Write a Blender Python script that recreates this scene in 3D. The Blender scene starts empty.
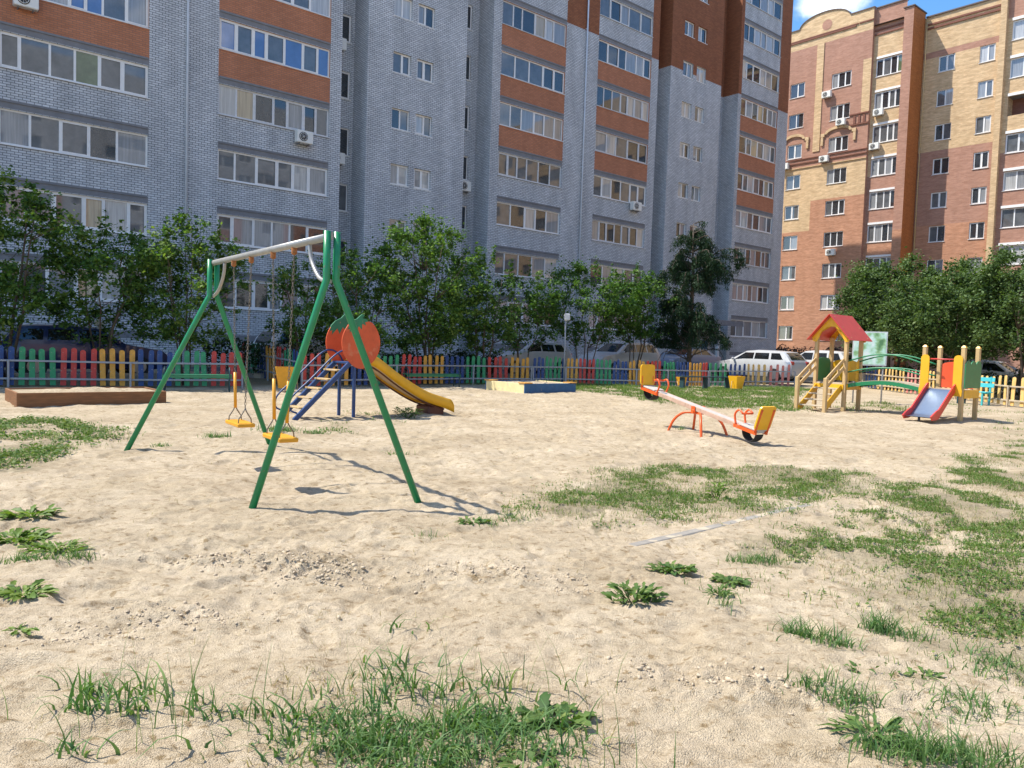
import bpy, bmesh, math, random
import numpy as np
from mathutils import Vector, Matrix

random.seed(7)
RNG = np.random.default_rng(11)
SC = bpy.context.scene
COL = SC.collection
PI = math.pi
R = math.radians

# ------------------------------------------------------------------ noise / ground height
def _hash(ix, iy, seed):
    h = (ix * 374761393 + iy * 668265263 + seed * 974634777) & 0xFFFFFFFF
    h = ((h ^ (h >> 13)) * 1274126177) & 0xFFFFFFFF
    h = h ^ (h >> 16)
    return (h & 0xFFFFFF) / float(0xFFFFFF)

def vnoise(x, y, seed=0):
    x = np.asarray(x, float); y = np.asarray(y, float)
    ix = np.floor(x).astype(np.int64); iy = np.floor(y).astype(np.int64)
    fx = x - ix; fy = y - iy
    fx = fx * fx * fx * (fx * (fx * 6 - 15) + 10); fy = fy * fy * fy * (fy * (fy * 6 - 15) + 10)
    a = _hash(ix, iy, seed); b = _hash(ix + 1, iy, seed)
    c = _hash(ix, iy + 1, seed); d = _hash(ix + 1, iy + 1, seed)
    return (a * (1 - fx) + b * fx) * (1 - fy) + (c * (1 - fx) + d * fx) * fy

def fbm(x, y, seed=0, octv=3):
    v = 0; a = 1.0; t = 0
    for i in range(octv):
        v = v + a * (vnoise(x * 2 ** i, y * 2 ** i, seed + i * 17) - .5) * 2
        t += a; a *= .5
    return v / t

HOLLOWS = [(-2.30, 7.90, .55, .12), (-3.10, 9.05, .55, .12), (-1.2, 16.6, .5, .06), (4.1, 12.7, .4, .04)]
NA = (-.648, .761)
_pr = random.Random(21); PRINTS = []
for _w in range(17):          # walking lines of shoe prints
    _x = _pr.uniform(-5, 4.5); _y = _pr.uniform(3.2, 12); _a = _pr.uniform(0, 2 * PI)
    for _k in range(_pr.randint(5, 11)):
        _s = .09 if _k % 2 else -.09
        PRINTS.append((_x - math.sin(_a) * _s, _y + math.cos(_a) * _s, _a + _pr.uniform(-.25, .25), _pr.uniform(.012, .026)))
        _x += math.cos(_a) * .62; _y += math.sin(_a) * .62; _a += _pr.uniform(-.15, .15)
PRINTS = [p for p in PRINTS if p[1] > 2.9]
TRACKS = [(-2.9, 5.0, 1.0, 5.35, .10, .014), (-2.9, 4.55, 1.0, 4.85, .12, .010), (.3, 4.3, 1.75, 2.9, -.12, .020), (-5.5, 8.2, 2.0, 6.0, -.2, .012), (-1.2, 12.5, 5.5, 10.9, .3, .016)]
def gheight(x, y, fine=True):
    x = np.atleast_1d(np.asarray(x, float)); y = np.atleast_1d(np.asarray(y, float))
    d = np.hypot(x, y)
    sand = np.clip((32 - d) / 10, 0, 1)
    rough = np.clip(1.25 - np.abs(fbm(x * .35, y * .35, 91, 2)) * .9, .4, 1.2) * sand
    h = .035 * fbm(x * .45 + 3, y * .45, 5, 2)
    h = h + rough * .022 * fbm(x * 2.1, y * 2.1, 21, 3)
    if fine:
        n = fbm(x * 3.6 + 9, y * 5.0, 33, 2)
        h = h - rough * .062 * np.clip(n - .16, 0, 1)                 # trodden dimples
        h = h + rough * .013 * fbm(x * 8, y * 10, 44, 3)
        near = np.clip((11 - d) / 5, 0, 1)
        lump = np.clip(fbm(x * 1.1 + 4, y * 1.5, 71, 2) - .05, 0, .5) * 1.6
        for (cx, cy, rx, ry) in ((-1.75, 5.15, .75, .20), (-1.25, 4.95, .35, .22), (-.1, 5.0, .7, .22), (-1.7, 4.05, .5, .22), (1.15, 3.45, .7, .2)):
            lump = lump + 1.1 * np.exp(-((x - cx) / rx) ** 2 - ((y - cy) / ry) ** 2)
        rg1 = 1 - np.abs(fbm(x * 7, y * 9, 55, 3)) * 2.2; rg2 = 1 - np.abs(fbm(x * 16, y * 19, 58, 2)) * 2
        h = h + near * lump * (.018 * np.clip(rg1, -1, 1) + .009 * np.clip(rg2, -1, 1))
        far_ = np.clip((d - 5) / 4, 0, 1) * sand
        h = h - far_ * .075 * np.clip(fbm(x * 2.6, y * 3.0, 81, 2) - .22, 0, 1)      # footprints further out
        h = h + near * .0045 * (vnoise(x * 24, y * 28, 61) - .5) * 2 + near * .003 * (vnoise(x * 45, y * 50, 62) - .5) * 2
    for (cx, cy, a_, sc) in PRINTS:
        m_ = (np.abs(x - cx) < .32) & (np.abs(y - cy) < .32)
        if not np.any(m_): continue
        dx = x[m_] - cx; dy = y[m_] - cy; u_ = dx * math.cos(a_) + dy * math.sin(a_); v_ = -dx * math.sin(a_) + dy * math.cos(a_)
        r_ = np.sqrt((u_ / .15) ** 2 + (v_ / (.058 - .10 * np.clip(u_ + .02, -.05, .1) ** 2)) ** 2)
        hh = -sc * np.clip(1.35 - r_, 0, .5) / .5 + sc * .45 * np.exp(-((r_ - 1.55) / .22) ** 2)
        if np.ndim(h): h[m_] = h[m_] + hh
    for (x0, y0, x1, y1, bow, dep) in TRACKS:
        L2 = (x1 - x0) ** 2 + (y1 - y0) ** 2; t_ = ((x - x0) * (x1 - x0) + (y - y0) * (y1 - y0)) / L2
        off = ((x - x0) * (y1 - y0) - (y - y0) * (x1 - x0)) / math.sqrt(L2) - bow * 4 * t_ * (1 - t_)
        env = np.clip(t_ * 8, 0, 1) * np.clip((1 - t_) * 8, 0, 1) * (.5 + .5 * np.clip(fbm(x * 1.7, y * 1.7, 140, 2) * 2.5 + .6, 0, 1))
        h = h + env * (-dep * np.exp(-(off / .035) ** 2) + dep * .6 * np.exp(-((np.abs(off) - .075) / .025) ** 2)) + env * np.exp(-(off / .04) ** 2) * .004 * np.sin(t_ * math.sqrt(L2) * 2 * PI / .06)
    tt_ = np.clip(((x - .95) * 2.85 + (y - 5.85) * 2.55) / (2.85 ** 2 + 2.55 ** 2), 0, 1)       # levelled along the buried kerb
    dk_ = np.hypot(x - .95 - 2.85 * tt_, y - 5.85 - 2.55 * tt_); wk = np.clip(1.6 - dk_ / .07, 0, 1)
    h = h * (1 - wk) + wk * (.035 * fbm((.95 + 2.85 * tt_) * .45 + 3, (5.85 + 2.55 * tt_) * .45, 5, 2))
    for (hx, hy, r, dp) in HOLLOWS:
        h = h - dp * np.exp(-((x - hx) ** 2 + (y - hy) ** 2) / (r * r))
    nd = NA[0] * x + NA[1] * y
    h = h + .16 * np.clip((nd - 24.1) / 1.0, 0, 1)
    h = np.where(d > 34, np.where(nd > 24.1, .16, h * np.clip((60 - d) / 26, 0, 1)), h)
    return h
def gz(x, y):
    return float(gheight(np.array([x]), np.array([y]), False)[0])

# ------------------------------------------------------------------ materials
MATS = {}
def nt(m):
    m.use_nodes = True
    t = m.node_tree; t.nodes.clear()
    o = t.nodes.new('ShaderNodeOutputMaterial'); b = t.nodes.new('ShaderNodeBsdfPrincipled')
    t.links.new(b.outputs[0], o.inputs[0])
    return t, b, o

def mat(name, col, rough=.6, var=.15, scale=6, bump=0, metal=0, spec=.5, wear=None, coat=0, ior=None, stretch=None, bscale=None):
    if name in MATS: return MATS[name]
    m = bpy.data.materials.new(name); t, b, o = nt(m)
    N = t.nodes; L = t.links
    tc = N.new('ShaderNodeTexCoord'); src = tc.outputs['Object']
    if stretch:
        mp = N.new('ShaderNodeMapping'); mp.inputs['Scale'].default_value = stretch
        L.new(src, mp.inputs[0]); src = mp.outputs[0]
    nz = N.new('ShaderNodeTexNoise'); nz.inputs['Scale'].default_value = scale; nz.inputs['Detail'].default_value = 6
    nz.inputs['Roughness'].default_value = .65
    L.new(src, nz.inputs['Vector'])
    cr = N.new('ShaderNodeValToRGB')
    lo = tuple(max(0, c * (1 - var)) for c in col); hi = tuple(min(1, c * (1 + var)) for c in col)
    cr.color_ramp.elements[0].position = .3; cr.color_ramp.elements[1].position = .7
    cr.color_ramp.elements[0].color = (*lo, 1); cr.color_ramp.elements[1].color = (*hi, 1)
    L.new(nz.outputs['Fac'], cr.inputs['Fac'])
    out = cr.outputs['Color']
    if wear:
        n2 = N.new('ShaderNodeTexNoise'); n2.inputs['Scale'].default_value = wear[1]; n2.inputs['Detail'].default_value = 8
        L.new(src, n2.inputs['Vector'])
        c2 = N.new('ShaderNodeValToRGB'); c2.color_ramp.elements[0].position = wear[2]; c2.color_ramp.elements[1].position = wear[2] + .06
        L.new(n2.outputs['Fac'], c2.inputs['Fac'])
        mx = N.new('ShaderNodeMixRGB'); L.new(c2.outputs['Color'], mx.inputs['Fac']); L.new(out, mx.inputs['Color1'])
        mx.inputs['Color2'].default_value = (*wear[0], 1); out = mx.outputs['Color']
    L.new(out, b.inputs['Base Color'])
    b.inputs['Roughness'].default_value = rough; b.inputs['Metallic'].default_value = metal
    b.inputs['Specular IOR Level'].default_value = spec
    if ior: b.inputs['IOR'].default_value = ior
    if coat: b.inputs['Coat Weight'].default_value = coat; b.inputs['Coat Roughness'].default_value = .05
    if bump:
        bp = N.new('ShaderNodeBump'); bp.inputs['Strength'].default_value = bump; bp.inputs['Distance'].default_value = .01
        nb = nz
        if bscale:
            nb = N.new('ShaderNodeTexNoise'); nb.inputs['Scale'].default_value = bscale; nb.inputs['Detail'].default_value = 5
            L.new(src, nb.inputs['Vector'])
        L.new(nb.outputs['Fac'], bp.inputs['Height']); L.new(bp.outputs[0], b.inputs['Normal'])
    MATS[name] = m
    return m

def brick(name, c1, c2, mortar, bw=.26, bh=.1, ms=.009, var=.12, streak=0, bump=.35, rough=.85):
    m = bpy.data.materials.new(name); t, b, o = nt(m); N = t.nodes; L = t.links
    uv = N.new('ShaderNodeUVMap')
    br = N.new('ShaderNodeTexBrick'); br.inputs['Scale'].default_value = 1
    br.inputs['Brick Width'].default_value = bw; br.inputs['Row Height'].default_value = bh
    br.inputs['Mortar Size'].default_value = ms; br.inputs['Mortar Smooth'].default_value = .15; br.inputs['Bias'].default_value = 0
    br.inputs['Color1'].default_value = (*c1, 1); br.inputs['Color2'].default_value = (*c2, 1); br.inputs['Mortar'].default_value = (*mortar, 1)
    L.new(uv.outputs[0], br.inputs['Vector'])
    nz = N.new('ShaderNodeTexNoise'); nz.inputs['Scale'].default_value = .45; nz.inputs['Detail'].default_value = 7
    mp = N.new('ShaderNodeMapping'); mp.inputs['Scale'].default_value = (2.6, .55, 1)
    L.new(uv.outputs[0], mp.inputs[0]); L.new(mp.outputs[0], nz.inputs['Vector'])
    cr = N.new('ShaderNodeValToRGB'); cr.color_ramp.elements[0].position = .3; cr.color_ramp.elements[1].position = .7
    cr.color_ramp.elements[0].color = (1 - var, 1 - var, 1 - var, 1); cr.color_ramp.elements[1].color = (1 + var * .6, 1 + var * .6, 1 + var * .6, 1)
    L.new(nz.outputs['Fac'], cr.inputs['Fac'])
    mx = N.new('ShaderNodeMixRGB'); mx.blend_type = 'MULTIPLY'; mx.inputs['Fac'].default_value = 1
    L.new(br.outputs['Color'], mx.inputs['Color1']); L.new(cr.outputs['Color'], mx.inputs['Color2'])
    out = mx.outputs['Color']
    if streak:
        n2 = N.new('ShaderNodeTexNoise'); n2.inputs['Scale'].default_value = 1; n2.inputs['Detail'].default_value = 5; n2.inputs['Roughness'].default_value = .7
        m2 = N.new('ShaderNodeMapping'); m2.inputs['Scale'].default_value = (.9, 4.5, 1)
        L.new(uv.outputs[0], m2.inputs[0]); L.new(m2.outputs[0], n2.inputs['Vector'])
        c2r = N.new('ShaderNodeValToRGB'); c2r.color_ramp.elements[0].position = .35; c2r.color_ramp.elements[1].position = .65
        c2r.color_ramp.elements[0].color = (1 - streak, 1 - streak * 1.1, 1 - streak * 1.2, 1); c2r.color_ramp.elements[1].color = (1 + streak * .5, 1 + streak * .5, 1 + streak * .5, 1)
        L.new(n2.outputs['Fac'], c2r.inputs['Fac'])
        m3 = N.new('ShaderNodeMixRGB'); m3.blend_type = 'MULTIPLY'; m3.inputs['Fac'].default_value = 1
        L.new(out, m3.inputs['Color1']); L.new(c2r.outputs['Color'], m3.inputs['Color2']); out = m3.outputs['Color']
    L.new(out, b.inputs['Base Color']); b.inputs['Roughness'].default_value = rough; b.inputs['Specular IOR Level'].default_value = .25
    bp = N.new('ShaderNodeBump'); bp.inputs['Strength'].default_value = bump; bp.inputs['Distance'].default_value = .01; bp.invert = True
    L.new(br.outputs['Fac'], bp.inputs['Height']); L.new(bp.outputs[0], b.inputs['Normal'])
    return m

def leafmat(name, dark, mid, light, trans=.3, rough=.5):
    m = bpy.data.materials.new(name); t, b, o = nt(m); N = t.nodes; L = t.links
    at = N.new('ShaderNodeAttribute'); at.attribute_name = 'tint'
    cr = N.new('ShaderNodeValToRGB'); e = cr.color_ramp.elements
    e[0].position = 0; e[0].color = (*dark, 1); e[1].position = 1; e[1].color = (*light, 1)
    k = e.new(.5); k.color = (*mid, 1)
    L.new(at.outputs['Fac'], cr.inputs['Fac']); L.new(cr.outputs[0], b.inputs['Base Color'])
    b.inputs['Roughness'].default_value = rough; b.inputs['Specular IOR Level'].default_value = .22
    tr = N.new('ShaderNodeBsdfTranslucent')
    mu = N.new('ShaderNodeMixRGB'); mu.blend_type = 'MULTIPLY'; mu.inputs['Fac'].default_value = 1
    L.new(cr.outputs[0], mu.inputs['Color1']); mu.inputs['Color2'].default_value = (1.3, 1.5, .5, 1)
    L.new(mu.outputs[0], tr.inputs['Color'])
    ms = N.new('ShaderNodeMixShader'); ms.inputs[0].default_value = trans
    L.new(b.outputs[0], ms.inputs[1]); L.new(tr.outputs[0], ms.inputs[2]); L.new(ms.outputs[0], o.inputs[0])
    return m

M = {}
M['brick_grey'] = brick('silicate_grey_brick', (.62, .645, .67), (.49, .515, .545), (.125, .135, .15), .27, .1, .012, .18)
M['brick_orange'] = brick('orange_brick', (.52, .215, .115), (.43, .17, .09), (.24, .15, .11), .27, .09, .010, .12)
M['brick_brown'] = brick('brown_brick', (.34, .13, .06), (.26, .095, .045), (.14, .075, .05), .27, .09, .010, .12)
M['b_yellow'] = brick('straw_brick', (.70, .51, .30), (.56, .385, .21), (.54, .41, .28), .27, .078, .008, .08, .22)
M['b_mauve'] = brick('mauve_brick', (.46, .25, .18), (.38, .195, .135), (.38, .26, .2), .27, .078, .008, .08, .16)
M['b_red'] = brick('terracotta_brick', (.55, .28, .17), (.44, .21, .12), (.42, .27, .19), .27, .078, .008, .08, .2)
M['b_shade'] = brick('shaded_orange_brick', (.50, .18, .05), (.40, .14, .04), (.25, .12, .06), .27, .078, .008, .08, .1)  # side wall's shade and bounced light painted into the brick colour
M['b_dark'] = brick('dark_red_trim_brick', (.24, .10, .07), (.20, .08, .055), (.2, .12, .09), .27, .078, .008, .08, .1)
M['lintel'] = mat('lintel_concrete', (.20, .205, .22), .9, .12, 3)
M['roof'] = mat('roofing', (.12, .10, .09), .8)
M['cap'] = mat('parapet_cap', (.10, .07, .06), .5)
M['pvc'] = mat('white_window_plastic', (.78, .78, .77), .35, .05)
M['pvc_old'] = mat('weathered_window_paint', (.62, .63, .64), .5, .1)
def glass(name, col, ior=1.95, rough=.03, var=.3, scale=1.5, stretch=(1, 1, 1)):
    return mat(name, col, rough, var, scale, ior=ior, spec=.5, stretch=stretch)
M['g_dark'] = glass('window_glass_dark', (.035, .038, .042))
M['g_grey'] = glass('window_glass_grey', (.11, .115, .12))
M['g_curt'] = glass('window_glass_curtain', (.42, .42, .41), stretch=(7, 7, .3))
M['g_tulle'] = glass('window_glass_tulle', (.25, .26, .27), stretch=(9, 9, .3))
M['g_beige'] = glass('window_glass_blind', (.42, .34, .22), stretch=(7, 7, .3))
M['g_blue'] = glass('window_glass_blue_film', (.08, .15, .34), ior=2.0, var=.2)
M['g_green'] = glass('window_glass_greenish', (.11, .15, .08))
M['pipe'] = mat('drainpipe_zinc', (.55, .60, .66), .4, .1, 3)
M['ac'] = mat('air_conditioner_plastic', (.74, .74, .70), .45, .06)
M['black'] = mat('dark_grille', (.02, .02, .022), .5)

M['green_paint'] = mat('green_tube_paint', (.012, .22, .085), .32, .12, 9, .05, wear=((.16, .12, .08), 24, .645), bscale=40)
M['zinc'] = mat('galvanised_tube', (.33, .33, .32), .38, .12, 12, metal=.25, wear=((.42, .36, .27), 14, .62))
M['rail_grey'] = mat('fence_rail_paint', (.34, .35, .37), .5, .12, 8)
M['chain'] = mat('chain_steel', (.20, .18, .15), .5, .2, 40, metal=.7)
M['rust'] = mat('rusty_hanger', (.32, .12, .03), .7, .4, 30)
M['yellow'] = mat('yellow_paint', (.68, .32, .018), .4, .12, 7, wear=((.45, .24, .05), 22, .68))
M['yellow_play'] = mat('yellow_play_panel', (.74, .40, .015), .35, .06, 5)
M['red_play'] = mat('red_play_panel', (.52, .045, .04), .4, .08, 5)
M['orange_play'] = mat('orange_slide_side', (.72, .09, .03), .35, .08, 5)
M['red_slide'] = mat('red_slide_side', (.60, .045, .03), .35, .08, 5)
M['green_play'] = mat('green_play_panel', (.012, .19, .075), .38, .08, 5)
M['blue_paint'] = mat('blue_tube_paint', (.016, .055, .17), .4, .15, 8, wear=((.2, .17, .13), 26, .70))
M['blue_box'] = mat('blue_board_paint', (.022, .10, .23), .6, .15, 6, wear=((.25, .2, .14), 12, .66))
M['tomato'] = mat('tomato_red_paint', (.60, .095, .03), .55, .18, 4, wear=((.58, .17, .08), 5, .60))
M['tomato_leaf'] = mat('tomato_leaf_paint', (.02, .18, .09), .55, .15, 8, wear=((.3, .22, .12), 14, .66))
M['slide_metal'] = mat('slide_steel', (.22, .28, .37), .38, .08, 4, metal=.75)  # sky reflection painted in as a blue tint of the steel
M['slide_yellow'] = mat('slide_yellow_paint', (.74, .38, .012), .38, .1, 4, wear=((.42, .26, .08), 10, .70))
M['slide_under'] = mat('slide_underside_brown', (.10, .03, .018), .6, .3, 6)
M['slide_tan'] = mat('slide_back_sheet', (.42, .30, .18), .5, .2, 5)
M['step_wood'] = mat('worn_step_board', (.48, .33, .14), .7, .25, 10, wear=((.36, .28, .2), 14, .52))
M['pine'] = mat('pine_timber', (.52, .36, .17), .6, .22, 4, .2, stretch=(6, 6, .5))
M['pine_deck'] = mat('weathered_deck', (.46, .38, .27), .75, .2, 6)
M['seesaw_orange'] = mat('seesaw_orange_paint', (.72, .10, .015), .38, .1, 9, wear=((.3, .16, .1), 20, .64))
M['plank'] = mat('pale_plank', (.44, .42, .38), .7, .15, 5, stretch=(1, 8, 8), wear=((.55, .30, .2), 9, .60))
M['plank_edge'] = mat('plank_faded_orange', (.46, .31, .23), .7, .2, 9)
M['rubber'] = mat('tyre_rubber', (.022, .022, .024), .8, .3, 20)
M['sandbox_wood'] = mat('brown_sandbox_board', (.20, .085, .03), .65, .35, 5, .2, stretch=(.6, .6, 7))
M['cream'] = mat('faded_yellow_board', (.74, .62, .33), .7, .12, 5, wear=((.6, .5, .36), 9, .62))
M['ochre'] = mat('ochre_corner_seat', (.60, .30, .06), .6, .15, 6)
M['bench_green'] = mat('bench_green_paint', (.02, .17, .075), .5, .15, 6)
M['bench_dark'] = mat('dark_teal_paint', (.015, .05, .06), .6, .15, 6)
M['turq'] = mat('turquoise_paint', (.05, .42, .46), .5, .12, 6)
M['fence_blue'] = mat('picket_blue', (.018, .062, .21), .55, .22, 9, wear=((.33, .30, .26), 17, .64))
M['fence_green'] = mat('picket_green', (.03, .28, .12), .55, .22, 9, wear=((.33, .30, .26), 17, .64))
M['fence_red'] = mat('picket_red', (.50, .05, .04), .55, .22, 9, wear=((.33, .30, .26), 17, .64))
M['fence_yellow'] = mat('picket_yellow', (.66, .33, .05), .55, .22, 9, wear=((.33, .30, .26), 17, .64))
M['fence_red_lit'] = mat('picket_lit_red', (.66, .24, .21), .6, .22, 9, wear=((.33, .30, .26), 17, .64))  # picket red, its colour lightened for the sun on it
M['fence_yellow_lit'] = mat('picket_lit_yellow', (.70, .46, .16), .6, .22, 9, wear=((.33, .30, .26), 17, .64))  # picket yellow, its colour lightened for the sun on it
M['kerb'] = mat('kerb_concrete', (.27, .25, .22), 1.0, .15, 9, .3, spec=.05, wear=((.46, .39, .29), 5, .54))
M['asphalt'] = mat('asphalt', (.05, .05, .052), .9, .25, 20, .2)
M['bark'] = mat('bark', (.10, .075, .055), .9, .35, 14, .5)
M['twig'] = mat('twig_bark', (.16, .11, .07), .9, .3, 18)
M['pole_white'] = mat('white_pole_paint', (.72, .72, .70), .5, .1)

M['leaf_a'] = leafmat('leaves_lilac', (.034, .082, .018), (.075, .160, .032), (.17, .26, .055), .3, .6)
M['leaf_b'] = leafmat('leaves_maple', (.040, .092, .020), (.092, .180, .038), (.21, .29, .065), .32, .6)
M['leaf_c'] = leafmat('leaves_right', (.042, .080, .024), (.092, .150, .050), (.17, .225, .095), .25, .68)
M['leaf_dark'] = leafmat('leaves_larch', (.010, .028, .013), (.022, .052, .022), (.045, .085, .034), .12, .6)
M['leaf_red'] = leafmat('leaves_purple_hedge', (.025, .018, .016), (.055, .032, .028), (.10, .06, .045), .15)
M['leaf_hedge'] = leafmat('leaves_hedge', (.010, .028, .008), (.022, .052, .013), (.045, .085, .022), .2)
M['grass'] = leafmat('grass_blades', (.064, .125, .024), (.130, .210, .040), (.27, .33, .095), .3)
M['grass_fg'] = leafmat('tall_grass_blades', (.052, .130, .044), (.110, .200, .064), (.235, .315, .12), .3)
M['weed'] = leafmat('weed_leaves', (.042, .095, .026), (.088, .155, .038), (.20, .25, .07), .25, .6)
M['straw'] = leafmat('dry_grass', (.26, .20, .10), (.36, .29, .15), (.48, .40, .23), .2)

# ------------------------------------------------------------------ helpers
def tag(o, label, cat, group=None):
    o['label'] = label; o['category'] = cat
    if group: o['group'] = group
    return o

def thing(name, label, cat, loc=(0, 0, 0), rz=0, group=None):
    o = bpy.data.objects.new(name, None); o.empty_display_size = .2
    COL.objects.link(o); o.location = loc; o.rotation_euler = (0, 0, rz)
    return tag(o, label, cat, group)

def link(name, me, parent=None, label=None):
    o = bpy.data.objects.new(name, me); COL.objects.link(o)
    if parent: o.parent = parent
    if label: o['label'] = label
    return o

def obj(name, bm, m, parent=None, smooth=False, origin=None, label=None):
    """link a bmesh as one mesh object; origin: geometry is in world space, subtract origin"""
    if origin is not None:
        bmesh.ops.translate(bm, vec=-Vector(origin), verts=bm.verts)
    me = bpy.data.meshes.new(name); bm.to_mesh(me); bm.free()
    for mm in (m if isinstance(m, (list, tuple)) else [m]): me.materials.append(mm)
    if smooth:
        for p in me.polygons: p.use_smooth = True
        try: me.set_sharp_from_angle(angle=R(40))
        except Exception: pass
    return link(name, me, parent, label)

def npmesh(name, V, F, m, parent=None, tint=None, smooth=False, mi=None):
    """V (n,3), F list of arrays (k, nsides)"""
    me = bpy.data.meshes.new(name)
    V = np.asarray(V, np.float32)
    me.vertices.add(len(V)); me.vertices.foreach_set('co', V.ravel())
    loops = np.concatenate([f.ravel() for f in F]).astype(np.int32)
    sizes = np.concatenate([np.full(len(f), f.shape[1]) for f in F]).astype(np.int32)
    starts = np.concatenate([[0], np.cumsum(sizes)[:-1]]).astype(np.int32)
    me.loops.add(len(loops)); me.loops.foreach_set('vertex_index', loops)
    me.polygons.add(len(sizes)); me.polygons.foreach_set('loop_start', starts); me.polygons.foreach_set('loop_total', sizes)
    if mi is not None: me.polygons.foreach_set('material_index', np.asarray(mi, np.int32))
    if smooth: me.polygons.foreach_set('use_smooth', np.ones(len(sizes), bool))
    if tint is not None:
        a = me.attributes.new('tint', 'FLOAT', 'POINT'); a.data.foreach_set('value', np.asarray(tint, np.float32))
    for mm in (m if isinstance(m, (list, tuple)) else [m]): me.materials.append(mm)
    me.update(calc_edges=True); me.validate()
    return link(name, me, parent)

def nb(): return bmesh.new()

def bx(bm, c, s, rot=None, bev=0, mi=0):
    mtx = Matrix.Translation(Vector(c))
    if rot is not None: mtx = mtx @ (rot.to_4x4() if isinstance(rot, Matrix) else Matrix.Rotation(rot, 4, 'Z'))
    mtx = mtx @ Matrix.Diagonal((s[0], s[1], s[2], 1))
    g = bmesh.ops.create_cube(bm, size=1, matrix=mtx)
    vs = g['verts']; fs = list({f for v in vs for f in v.link_faces})
    for f in fs: f.material_index = mi
    if bev:
        es = list({e for v in vs for e in v.link_edges})
        bmesh.ops.bevel(bm, geom=es, offset=bev, segments=1, affect='EDGES', profile=.5, material=mi)
    return bm

def beam(bm, a, b, w, h, up=(0, 0, 1), bev=0, mi=0):
    """box from a to b, width w (sideways), height h (along up)"""
    a = Vector(a); b = Vector(b); d = b - a; l = d.length; d.normalize()
    u = Vector(up); x = d.cross(u).normalized(); u = x.cross(d).normalized()
    rot = Matrix((d, x, u)).transposed()
    return bx(bm, (a + b) / 2, (l, w, h), rot, bev, mi)

def smoothpts(pts, n=6):
    P = [Vector(p) for p in pts]
    if len(P) < 3: return P
    out = []
    for i in range(len(P) - 1):
        p0 = P[max(i - 1, 0)]; p1 = P[i]; p2 = P[i + 1]; p3 = P[min(i + 2, len(P) - 1)]
        for k in range(n):
            t = k / n
            out.append(.5 * ((2 * p1) + (p2 - p0) * t + (2 * p0 - 5 * p1 + 4 * p2 - p3) * t * t + (3 * p1 - p0 - 3 * p2 + p3) * t ** 3))
    out.append(P[-1]); return out

def tube(bm, pts, r, seg=10, mi=0, cap=True):
    P = [Vector(p) for p in pts]; n = len(P)
    rad = r if isinstance(r, (list, tuple)) else [r] * n
    rings = []; prev = None
    for i, p in enumerate(P):
        d = (P[min(i + 1, n - 1)] - P[max(i - 1, 0)]).normalized()
        if prev is None:
            a = Vector((0, 0, 1)) if abs(d.z) < .9 else Vector((1, 0, 0))
            x = d.cross(a).normalized()
        else:
            x = (prev - d * prev.dot(d)).normalized()
        prev = x; y = d.cross(x)
        rings.append([bm.verts.new(p + (x * math.cos(2 * PI * k / seg) + y * math.sin(2 * PI * k / seg)) * rad[i]) for k in range(seg)])
    for i in range(n - 1):
        for k in range(seg):
            f = bm.faces.new((rings[i][k], rings[i][(k + 1) % seg], rings[i + 1][(k + 1) % seg], rings[i + 1][k]))
            f.material_index = mi; f.smooth = True
    if cap:
        for rg in (rings[0][::-1], rings[-1]):
            f = bm.faces.new(rg); f.material_index = mi
    return bm

def prism(bm, poly, axis_o, ax, ay, az, t, mi=0):
    """extrude 2D polygon (ax, ay plane) by thickness t along az (centred)"""
    o = Vector(axis_o); ax = Vector(ax); ay = Vector(ay); az = Vector(az)
    a = [bm.verts.new(o + ax * p[0] + ay * p[1] - az * t / 2) for p in poly]
    b = [bm.verts.new(o + ax * p[0] + ay * p[1] + az * t / 2) for p in poly]
    n = len(poly)
    fs = [bm.faces.new(a[::-1]), bm.faces.new(b)]
    for i in range(n): fs.append(bm.faces.new((a[i], a[(i + 1) % n], b[(i + 1) % n], b[i])))
    for f in fs: f.material_index = mi
    bmesh.ops.recalc_face_normals(bm, faces=fs)
    return fs

def copy_tree(o, parent=None):
    c = o.copy(); COL.objects.link(c)
    if parent: c.parent = parent
    for ch in list(o.children): copy_tree(ch, c)
    return c

# ------------------------------------------------------------------ world, sun, camera
SUN_D = Vector((.9945, -.1045, 0)).normalized(); EL = R(56.5)
w = bpy.data.worlds.new('World'); SC.world = w; w.use_nodes = True
t = w.node_tree; t.nodes.clear(); N = t.nodes; L = t.links
wo = N.new('ShaderNodeOutputWorld'); bg = N.new('ShaderNodeBackground'); sky = N.new('ShaderNodeTexSky')
sky.sky_type = 'NISHITA'; sky.sun_disc = False; sky.sun_elevation = EL
sky.sun_rotation = math.atan2(-SUN_D.x, -SUN_D.y); sky.air_density = 1.0; sky.dust_density = .6; sky.ozone_density = 1.4
tc = N.new('ShaderNodeTexCoord'); mp = N.new('ShaderNodeMapping'); mp.inputs['Scale'].default_value = (1, 1, 2.2); mp.inputs['Location'].default_value = (.14, .32, .05)
cn = N.new('ShaderNodeTexNoise'); cn.inputs['Scale'].default_value = 4.2; cn.inputs['Detail'].default_value = 8; cn.inputs['Roughness'].default_value = .55
cr = N.new('ShaderNodeValToRGB'); cr.color_ramp.elements[0].position = .56; cr.color_ramp.elements[1].position = .70
cr.color_ramp.elements[0].color = (0, 0, 0, 1); cr.color_ramp.elements[1].color = (.9, .9, .9, 1)
mx = N.new('ShaderNodeMixRGB'); mx.inputs['Color2'].default_value = (7.5, 7.7, 8.0, 1)
L.new(tc.outputs['Generated'], mp.inputs[0]); L.new(mp.outputs[0], cn.inputs['Vector']); L.new(cn.outputs['Fac'], cr.inputs['Fac'])
L.new(cr.outputs[0], mx.inputs['Fac']); L.new(sky.outputs[0], mx.inputs['Color1']); L.new(mx.outputs[0], bg.inputs['Color'])
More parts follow.
